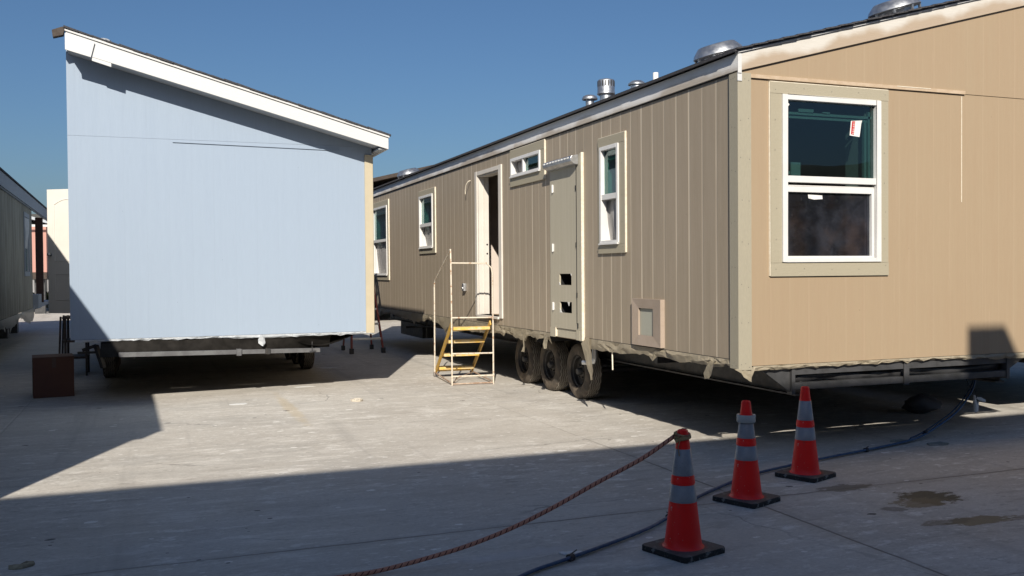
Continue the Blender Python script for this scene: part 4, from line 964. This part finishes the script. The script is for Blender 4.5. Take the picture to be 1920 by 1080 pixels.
# ------------------------------------------------------------------ rolling step ladder by the door
M['rustwhite'] = simple('chipped white tube', (0.60, 0.54, 0.44), (0.36, 0.20, 0.11), 22, 0.55, 0, 0.3, 60, edge=(0.52, 0.68))
M['yellow'] = simple('worn yellow paint', (0.62, 0.36, 0.04), (0.50, 0.33, 0.12), 11, 0.6, 0, 0.3, 50)
M['treadwood'] = simple('worn yellow tread', (0.68, 0.42, 0.08), (0.60, 0.48, 0.28), 9, 0.65, 0, 0.3, 50, (1, 3, 1))
def step_ladder():
    H = empty('rolling_steps', (4.025, 12.97, 0), -0.075, label='rusty white rolling steps with yellow treads parked at the tan house doorway', cat='steps')
    W = 0.62
    b = MB(); b.tube([(0, 0, 0), (0, 0, 1.2), (-0.005, 0.0, 1.9), (0.0, 0.03, 1.965), (0.0, 0.08, 1.965), (0.0, 0.16, 1.91), (0.0, 1.12, 1.52), (0.0, 1.17, 1.47), (0.0, 1.18, 1.40), (0.0, 1.20, 0.06)], 0.0120, 10)
    b.build('handrail', M['rustwhite'], H, smooth=50)
    b = MB(); b.tube([(W, 0, 0), (W, 0, 1.60), (W-0.02, 0, 1.70), (W-0.09, 0, 1.765), (0.0, 0, 1.77)], 0.0120, 10); b.build('guard_rail', M['rustwhite'], H, smooth=50)
    for z in (0.98, 0.46, 0.132):
        b = MB(); b.tube([(0.0, 0, z), (W, 0, z-0.006)], 0.0115, 10); b.build('crossbar', M['rustwhite'], H, smooth=50)
    b = MB()
    b.tube([(0, 0, 0.03), (0.0, 1.2, 0.07)], 0.012, 8); b.tube([(W, 0, 0.03), (W-0.02, 1.15, 0.07)], 0.012, 8); b.tube([(0, 0.0, 0.022), (W, 0, 0.022)], 0.011, 8); b.tube([(0, 0.02, 0.03), (0.25, 0.6, 0.05), (W-0.02, 1.1, 0.07)], 0.007, 6)
    b.build('base_frame', simple('rusty base tube', (0.28, 0.17, 0.11), (0.45, 0.36, 0.28), 14, 0.7), H, smooth=50)
    for x in (0.012, W-0.03):
        b = MB(); b.bar((x, 0.04, 0.90), (x, 1.16, 0.10), 0.022, 0.075); b.build('stringer', M['yellow'], H, bevel=0.003)
    for y, z in ((0.10, 0.835), (0.42, 0.625), (0.74, 0.40), (1.09, 0.165)):
        b = MB(); rg = random.Random(int(y*100)); x = 0.0
        b.box(0.028, y-0.10, z-0.036, W-0.045, y+0.11, z+0.006)
        b.box(0.028, y+0.085, z-0.08 if z < 0.3 else z-0.055, W-0.045, y+0.108, z-0.037)
        b.build('tread', M['treadwood'], H, bevel=0.004)
    for x in (0.0, W-0.03):
        b = MB(); b.lathe([(0.0, -0.014), (0.035, -0.014), (0.04, 0.0), (0.035, 0.014), (0, 0.014)], (x, 1.22, 0.04), 'X', 18); b.build('caster', simple('grey caster', (0.25, 0.22, 0.2), None, 5, 0.6), H, smooth=40)
step_ladder()

# ------------------------------------------------------------------ red folding ladder behind the blue house
def red_ladder():
    H = empty('folding_ladder', (4.06, 18.85, 0), label='red folding ladder with metal rungs between the blue and tan houses', cat='ladder')
    red = simple('red fibreglass', (0.30, 0.055, 0.035), (0.22, 0.045, 0.03), 6, 0.55); blk = M['steel']
    top = 2.4; hw = lambda z: 0.325 - 0.185*z/top; cx = lambda z: -0.0 - 0.03*z
    for s in (-1, 1):
        b = MB(); b.bar((s*hw(0), 0, 0.05), (cx(top)+s*hw(top), 0.42, top), 0.035, 0.075); r = b.build('rail', red, H, bevel=0.004)
        b = MB(); b.box(s*hw(0)-0.04, -0.05, 0, s*hw(0)+0.04, 0.05, 0.11); b.build('foot', blk, r, bevel=0.006)
        b = MB(); b.bar((s*(hw(0)-0.02), 1.0, 0.05), (cx(top)+s*hw(top)*0.9, 0.46, top-0.1), 0.03, 0.06); r = b.build('back_rail', red, H, bevel=0.004)
        b = MB(); b.box(s*(hw(0)-0.02)-0.035, 0.95, 0, s*(hw(0)-0.02)+0.035, 1.05, 0.10); b.build('foot', blk, r, bevel=0.006)
    for k in range(7):
        z = 0.30*(k+1); y = 0.42*z/top
        b = MB(); b.box(cx(z)-hw(z), y-0.045, z-0.03, cx(z)+hw(z), y+0.045, z+0.012); b.build('rung', M['alu'], H, bevel=0.004)
    b = MB(); b.box(cx(top)-0.17, 0.36, top, cx(top)+0.17, 0.54, top+0.06); b.build('top_cap', red, H, bevel=0.008)
    b = MB()
    for s in (-1, 1): b.bar((s*hw(0.3), 0.06, 0.30), (s*hw(0.05), 0.05, 0.12), 0.02, 0.02)
    for s in (-1, 1): b.bar((cx(1.2)+s*hw(1.2), 0.21, 1.2), (cx(1.2)+s*hw(1.2)*0.95, 0.72, 1.25), 0.015, 0.02)
    b.build('brace', M['alu'], H)
red_ladder()

def dark_steps():
    H = empty('step_stand', (-1.42, 16.75, 0), label='dark metal step stand below the open white door', cat='steps')
    m = simple('dark rusty steel', (0.03, 0.026, 0.024), (0.07, 0.05, 0.04), 12, 0.7)
    for y in (0.0, 0.55):
        b = MB(); b.bar((-0.01, y, 0), (0.03, y, 0.97), 0.03, 0.03); b.bar((0.09, y, 0), (0.095, y, 0.97), 0.035, 0.035); b.bar((0.40, y, 0), (0.40, y, 0.97), 0.03, 0.03); b.build('side_frame', m, H)
    for z, x0 in ((0.28, 0.02), (0.55, 0.04), (0.93, 0.05)):
        b = MB(); b.box(x0, -0.02, z, 0.42, 0.57, z+0.035); b.build('tread', m, H, bevel=0.004)
dark_steps()

def brown_box():
    t = NT('brown cardboard'); n = t.noise(2.0, 4); x, y, z = t.sep()
    col = t.mix(t.ramp(n, 0.3, 0.7), (0.125, 0.058, 0.040), (0.10, 0.046, 0.032))
    m = t.fin(col, 0.7, 0, t.bump(t.noise(1.0, 3, 0.6, t.vmap((60, 60, 4))), 0.15, 0.003), 0.3)
    H = empty('brown_box', (-1.255, 13.97, 0), 0.12, label='closed dark brown box standing at the near left corner of the blue house', cat='box')
    b = MB(); b.box(-0.25, 0.0, 0.0, 0.25, 0.55, 0.535); b.build('carton', m, H, bevel=0.008)
    b = MB(); b.box(-0.252, 0.002, 0.537, 0.252, 0.272, 0.543); b.box(-0.252, 0.278, 0.537, 0.252, 0.548, 0.543); b.build('flap', m, H)
    b = MB(); b.box(-0.02, -0.0015, 0.40, 0.03, -0.0005, 0.536); b.build('tape', simple('dull brown tape', (0.09, 0.05, 0.035), None, 5, 0.4), H)
brown_box()

# ------------------------------------------------------------------ cones
def cone_mat():
    t = NT('cone orange red'); n = t.noise(9, 5, 0.65)
    col = t.mix(t.ramp(n, 0.60, 0.75, 0, 0.35), (1.0, 0.016, 0.012), (0.85, 0.03, 0.025))
    sp = t.ramp(t.noise(34, 4, 0.7), 0.665, 0.70); col = t.mix(t.math('MULTIPLY', sp, 0.75), col, (0.75, 0.55, 0.5))
    st = t.math('MULTIPLY', t.ramp(t.noise(1.0, 5, 0.7, t.vmap((60, 60, 9))), 0.56, 0.70), t.ramp(t.noise(7, 3), 0.42, 0.62)); col = t.mix(t.math('MULTIPLY', st, 0.45), col, (0.30, 0.07, 0.05))
    return t.fin(col, 0.42, 0, None, 0.4)
M['cone'] = cone_mat()
M['refl'] = simple('grey reflective band', (0.30, 0.305, 0.32), (0.25, 0.255, 0.27), 12, 0.35, 0.0, 0.2, 90)
def base_mat():
    t = NT('black cone base'); n = t.noise(18, 5, 0.75)
    col = t.mix(t.ramp(n, 0.53, 0.62, 0, 0.85), (0.028, 0.028, 0.028), (0.22, 0.22, 0.21))
    x, y, z = t.sep(); top = t.ramp(z, 0.030, 0.036)
    d = t.math('SQRT', t.math('ADD', t.math('MULTIPLY', x, x), t.math('MULTIPLY', y, y)))
    col = t.mix(t.math('MULTIPLY', top, t.ramp(t.noise(5, 4), 0.25, 0.6, 0.5, 0.95)), col, (0.155, 0.135, 0.12))
    col = t.mix(t.math('MULTIPLY', top, t.ramp(d, 0.118, 0.150, 0.6, 0)), col, (0.42, 0.06, 0.04))
    return t.fin(col, 0.75, 0, t.bump(n, 0.5, 0.006), 0.3)
M['cbase'] = base_mat()
def cone(loc, rz, label, ring=False):
    H = empty('traffic_cone', loc, rz, label=label, cat='traffic cone', group='traffic cones by the tan house')
    R = lambda z: 0.110 - (0.110-0.031)*(z-0.035)/(0.715-0.035)
    b = MB(); prof = [(R(0.035)+0.012, 0.034), (R(0.045)+0.002, 0.046), (R(0.08), 0.08)] + [(R(z), z) for z in np.linspace(0.12, 0.70, 14)] + [(R(0.71)-0.002, 0.712), (R(0.71)-0.008, 0.715), (R(0.71)-0.012, 0.70), (0.018, 0.60)]
    b.lathe(prof, (0, 0, 0), 'Z', 40); b.build('cone_body', M['cone'], H, smooth=40)
    b = MB(); s = 0.178; c = 0.028; ol = []
    for sx, sy in ((1, 1), (-1, 1), (-1, -1), (1, -1)):
        for k in range(4):
            a = math.atan2(sy, sx) + (-math.pi/4 + k*math.pi/6); ol.append((sx*(s-c)+c*math.cos(a), sy*(s-c)+c*math.sin(a)))
    n = len(ol); zs = [(1.0, 0.0), (1.0, 0.026), (0.985, 0.034)]
    vs = [(x*q, y*q, z) for q, z in zs for x, y in ol]
    b.add(vs, [tuple(range(n))[::-1], tuple(range(2*n, 3*n))] + [(r*n+i, r*n+(i+1) % n, (r+1)*n+(i+1) % n, (r+1)*n+i) for r in range(2) for i in range(n)])
    b.build('base', M['cbase'], H, smooth=35)
    for z0, z1 in ((0.298, 0.398), (0.452, 0.605)):
        b = MB(); b.lathe([(R(z0), z0), (R(z0)+0.0022, z0+0.001), (R(z1)+0.0022, z1-0.001), (R(z1), z1)], (0, 0, 0), 'Z', 40); b.build('reflective_band', M['refl'], H, smooth=60)
    b = MB(); b.lathe([(R(0.403)+0.0005, 0.403), (R(0.403)+0.004, 0.406), (R(0.448)+0.004, 0.446), (R(0.448)+0.0005, 0.448)], (0, 0, 0), 'Z', 40); b.build('collar', M['cone'], H, smooth=40)
    if ring:
        b = MB(); b.lathe([(0.050, 0.565), (0.063, 0.562), (0.066, 0.566), (0.066, 0.612), (0.063, 0.617), (0.050, 0.614)], (0, 0, 0), 'Z', 40, closed=True)
        r = b.build('ring', simple('pale grey plastic ring', (0.48, 0.50, 0.47), (0.42, 0.44, 0.42), 10, 0.5), H, smooth=40)
    return H
cone((2.885, 4.765, 0), math.radians(17), 'nearest orange red traffic cone, with a rope tied around its tip')
cone((3.935, 5.64, 0), math.radians(22), 'orange red traffic cone wearing a pale grey ring near its tip', True)
cone((4.825, 6.12, 0), math.radians(22), 'farthest orange red traffic cone, bare tip, under the corner of the tan house')

# ------------------------------------------------------------------ rope
def smooth_path(pts, n):
    P = [Vector(p) for p in pts]; P = [2*P[0]-P[1]] + P + [2*P[-1]-P[-2]]; out = []
    for i in range(1, len(P)-2):
        for k in range(n):
            t = k/n
            out.append(0.5*((2*P[i]) + (-P[i-1]+P[i+1])*t + (2*P[i-1]-5*P[i]+4*P[i+1]-P[i+2])*t*t + (-P[i-1]+3*P[i]-3*P[i+1]+P[i+2])*t**3))
    return out + [P[-2]]
def rope():
    pts = [(2.845, 4.790, 0.676), (2.80, 4.803, 0.644), (2.635, 4.824, 0.547), (2.375, 4.858, 0.429), (2.121, 4.891, 0.307), (1.872, 4.923, 0.203), (1.629, 4.954, 0.125), (1.391, 4.985, 0.07), (1.158, 5.015, 0.027), (1.0, 5.03, 0.012), (0.6, 5.0, 0.011), (0.2, 4.92, 0.011)]
    path = smooth_path(pts, 14)
    # arc length parameter as a vertex attribute drives the twisted stripe
    m = NT('twisted rope'); at = m.n('ShaderNodeAttribute'); at.attribute_name = 'along'
    fr = m.math('FRACT', at.outputs['Fac'])
    st = m.math('MULTIPLY', m.ramp(fr, 0.73, 0.79), m.ramp(fr, 0.94, 1.0, 1, 0))
    n = m.noise(40, 3)
    col = m.mix(m.ramp(n, 0.3, 0.7), (0.74, 0.34, 0.22), (0.60, 0.27, 0.18)); col = m.mix(st, col, (0.14, 0.045, 0.035))
    mat = m.fin(col, 0.8, 0, m.bump(m.math('MULTIPLY', st, -1), 0.6, 0.01), 0.2)
    seg = 10; r = 0.0125
    b = MB(); b.tube(path, r, seg, caps=True)
    o = b.build('rope', mat, None, smooth=60, fix=False)
    d = [0]
    for i in range(1, len(path)): d.append(d[-1] + (path[i]-path[i-1]).length)
    a = o.data.attributes.new('along', 'FLOAT', 'POINT')
    vals = [d[i]/0.036 + 2*k/seg for i in range(len(path)) for k in range(seg)]
    a.data.foreach_set('value', vals)
    # seam where k wraps is hidden underneath
    tag(o, 'brown and red striped rope hanging from the nearest cone down to the concrete', 'rope')
    k = MB()
    for i, (z, rr) in enumerate(((0.690, 0.040), (0.677, 0.042), (0.664, 0.043))):
        c = [(2.885+rr*math.cos(t)+0.0, 4.765+rr*math.sin(t), z+0.008*math.sin(t*1.0+i)) for t in np.linspace(0, 2*math.pi, 25)]
        k.tube(c, 0.0075, 8)
    k.tube([(2.845, 4.735, 0.68), (2.83, 4.76, 0.70), (2.845, 4.79, 0.685), (2.86, 4.77, 0.66), (2.835, 4.75, 0.65)], 0.009, 8)
    k.tube([(2.85, 4.73, 0.67), (2.835, 4.735, 0.62), (2.84, 4.73, 0.57)], 0.003, 6)
    k.build('knot', simple('frayed tan rope', (0.44, 0.32, 0.15), (0.34, 0.16, 0.09), 30, 0.9), o, smooth=60)
rope()

def hose():
    g = [(1.55, 4.45, 0.02), (1.88, 4.69, 0.02), (2.19, 4.84, 0.02), (2.87, 5.19, 0.02), (3.3, 5.52, 0.02), (3.58, 5.76, 0.02), (4.05, 6.06, 0.02), (4.46, 6.28, 0.02), (5.0, 6.46, 0.02), (5.42, 6.58, 0.02), (6.05, 6.74, 0.02), (6.59, 6.89, 0.025), (6.84, 6.95, 0.05), (7.14, 7.05, 0.11), (7.40, 7.12, 0.19), (7.62, 7.2, 0.28), (7.82, 7.28, 0.40), (7.90, 7.32, 0.52), (7.92, 7.36, 0.66)]
    path = smooth_path(g, 8); blue = simple('dusty blue hose', (0.016, 0.06, 0.15), (0.05, 0.10, 0.18), 16, 0.45)
    b = MB(); b.tube(path, 0.0105, 10); o = b.build('hose', blue, None, smooth=60)
    tag(o, 'dark blue hose and cable bundle snaking past the cones up under the tan house', 'hose')
    rg = np.random.default_rng(6)
    off = [Vector((0.022*math.sin(i*0.045+0.6), 0.016+0.012*math.cos(i*0.05), -0.006 if p.z < 0.03 else 0.012)) for i, p in enumerate(path)]
    b = MB(); b.tube([p+q for p, q in zip(path, off)], 0.0075, 8); b.build('cable', simple('dark cable', (0.012, 0.035, 0.085), (0.03, 0.06, 0.11), 16, 0.5), o, smooth=60)
    b = MB()
    for f in (0.115, 0.2, 0.36, 0.55, 0.68):
        i = int(f*len(path)); p = path[i]; q = path[i+1]; t = (q-p).normalized(); c = p + off[i]*0.5
        b.tube([c-t*0.018, c+t*0.018], 0.022, 10)
        b.tube([c+Vector((0, 0, 0.02)), c+t*0.05+Vector((rg.normal(0, .015), rg.normal(0, .015), 0.024))], 0.004, 5)
    b.build('tape_wrap', simple('black tape', (0.02, 0.022, 0.026), (0.2, 0.2, 0.2), 40, 0.5, edge=(0.6, 0.7)), o, smooth=40)
hose()

def plug():
    H = empty('hanging_plugs', (7.95, 7.35, 0.10), label='white plugs dangling on thin cords below the tan house floor', cat='plugs')
    b = MB(); b.tube([(0.0, 0.05, 0.55), (-0.01, 0.02, 0.35), (0.0, 0.0, 0.20)], 0.004, 6); b.tube([(-0.18, 0.03, 0.55), (-0.12, 0.02, 0.40), (-0.03, 0.0, 0.22)], 0.004, 6); b.build('cord', M['steel'], H, smooth=50)
    b = MB()
    b.tube([(-0.03, 0, 0.23), (-0.02, 0, 0.14), (-0.015, 0.0, 0.05)], [0.010, 0.020, 0.014], 8); b.tube([(0.02, 0, 0.16), (0.0, 0.0, 0.06)], [0.010, 0.018], 8)
    b.tube([(0.0, 0, 0.20), (0.05, -0.0, 0.185), (0.10, -0.01, 0.16)], [0.010, 0.022, 0.018], 8); b.build('plug', M['pvc'], H, smooth=50)
plug()

# ------------------------------------------------------------------ loose bits on the ground
def scrap(name, x, y, r, label, mat, cat, h=0.006, seed=0, stretch=1.0, rz=0.0, crumple=0.0):
    rg = np.random.default_rng(seed+17); b = MB(); n = 11; vs = []
    rad = [r*rg.uniform(0.65, 1.1) for _ in range(n)]
    rings = 3
    vs.append((0, 0, h+crumple*rg.random()))
    for q in range(1, rings+1):
        for k in range(n):
            a = 2*math.pi*k/n; f = q/rings
            vs.append((rad[k]*f*stretch*math.cos(a), rad[k]*f*math.sin(a), h*(1-0.4*f)+crumple*rg.random()*(0.4+f)))
    fs = [(0, 1+k, 1+(k+1) % n) for k in range(n)]
    for q in range(rings-1):
        o_ = 1+q*n
        fs += [(o_+k, o_+n+k, o_+n+(k+1) % n, o_+(k+1) % n) for k in range(n)]
    b.add(vs, fs)
    # thickness: a skirt down to the floor
    o_ = 1+(rings-1)*n
    b.add([vs[o_+k] for k in range(n)] + [(vs[o_+k][0], vs[o_+k][1], 0.001) for k in range(n)], [(k, (k+1) % n, n+(k+1) % n, n+k) for k in range(n)])
    o = b.build(name, mat, None); o.location = (x, y, 0); o.rotation_euler = (0, 0, rz)
    return tag(o, label, cat, 'loose scraps on the concrete' if name == 'paper_scrap' else None)
scrap('dry_leaf', -0.71, 5.93, 0.06, 'crumpled tan dry leaf alone in the bottom left corner', simple('dry leaf', (0.40, 0.34, 0.22), (0.24, 0.20, 0.13), 20, 0.8), 'leaf', 0.006, 1, 1.3, 0.2, 0.012)
scrap('paper_scrap', 0.99, 12.26, 0.085, 'flat white scrap on sunlit concrete in front of the blue house, leftmost', M['paper'], 'scrap', 0.006, 2, 1.4, 0.1)
scrap('paper_scrap', 2.42, 11.93, 0.085, 'pale crumpled scrap on sunlit concrete left of the rolling steps', simple('pale buff scrap', (0.60, 0.54, 0.44), (0.5, 0.45, 0.37), 12, 0.8), 'scrap', 0.02, 3, 1.1, 0.6, 0.02)
scrap('paper_scrap', 2.79, 16.29, 0.11, 'pale strip in the shade by the right rear wheel of the blue house', M['paper'], 'scrap', 0.006, 4, 1.8, -0.5)
scrap('paper_scrap', 2.27, 4.97, 0.042, 'small whitish scrap in the shade between rope and blue hose', M['paper'], 'scrap', 0.005, 5, 1.9, -0.35, 0.006)
scrap('paper_scrap', 6.62, 7.02, 0.07, 'pale scrap lying just behind the blue hose near the tan house', M['wrap_grey'], 'scrap', 0.006, 6, 1.5, 0.2, 0.01)
scrap('paper_scrap', 6.83, 6.76, 0.08, 'pale scrap lying just in front of the blue hose near the tan house', M['wrap_grey'], 'scrap', 0.006, 7, 1.6, 0.1, 0.012)
scrap('paper_scrap', 2.05, 13.75, 0.09, 'thin white scrap on the shadow edge below the blue house front', M['paper'], 'scrap', 0.006, 8, 1.8, 0.0)
def lump():
    b = MB(); rg = np.random.default_rng(9); rings, seg = 8, 18; vs = []
    for i in range(rings+1):
        f = i/rings*math.pi
        for k in range(seg):
            a = 2*math.pi*k/seg; q = 1+0.16*math.sin(3*a+f*2)+0.08*rg.normal()
            vs.append((0.20*q*math.sin(f)*math.cos(a), 0.14*q*math.sin(f)*math.sin(a), 0.10+0.11*math.cos(f)*(1+0.15*math.sin(2*a))))
    b.add(vs, [(i*seg+k, (i+1)*seg+k, (i+1)*seg+(k+1) % seg, i*seg+(k+1) % seg) for i in range(rings) for k in range(seg)])
    o = b.build('dark_bundle', simple('dark bag', (0.045, 0.045, 0.05), (0.08, 0.08, 0.085), 6, 0.6, 0, 0.8, 14), None, smooth=60)
    o.location = (8.15, 8.30, 0); o.rotation_euler = (0, 0, -0.3)
    tag(o, 'dark lumpy bundle lying on the ground in the shade under the tan house', 'bundle')
lump()
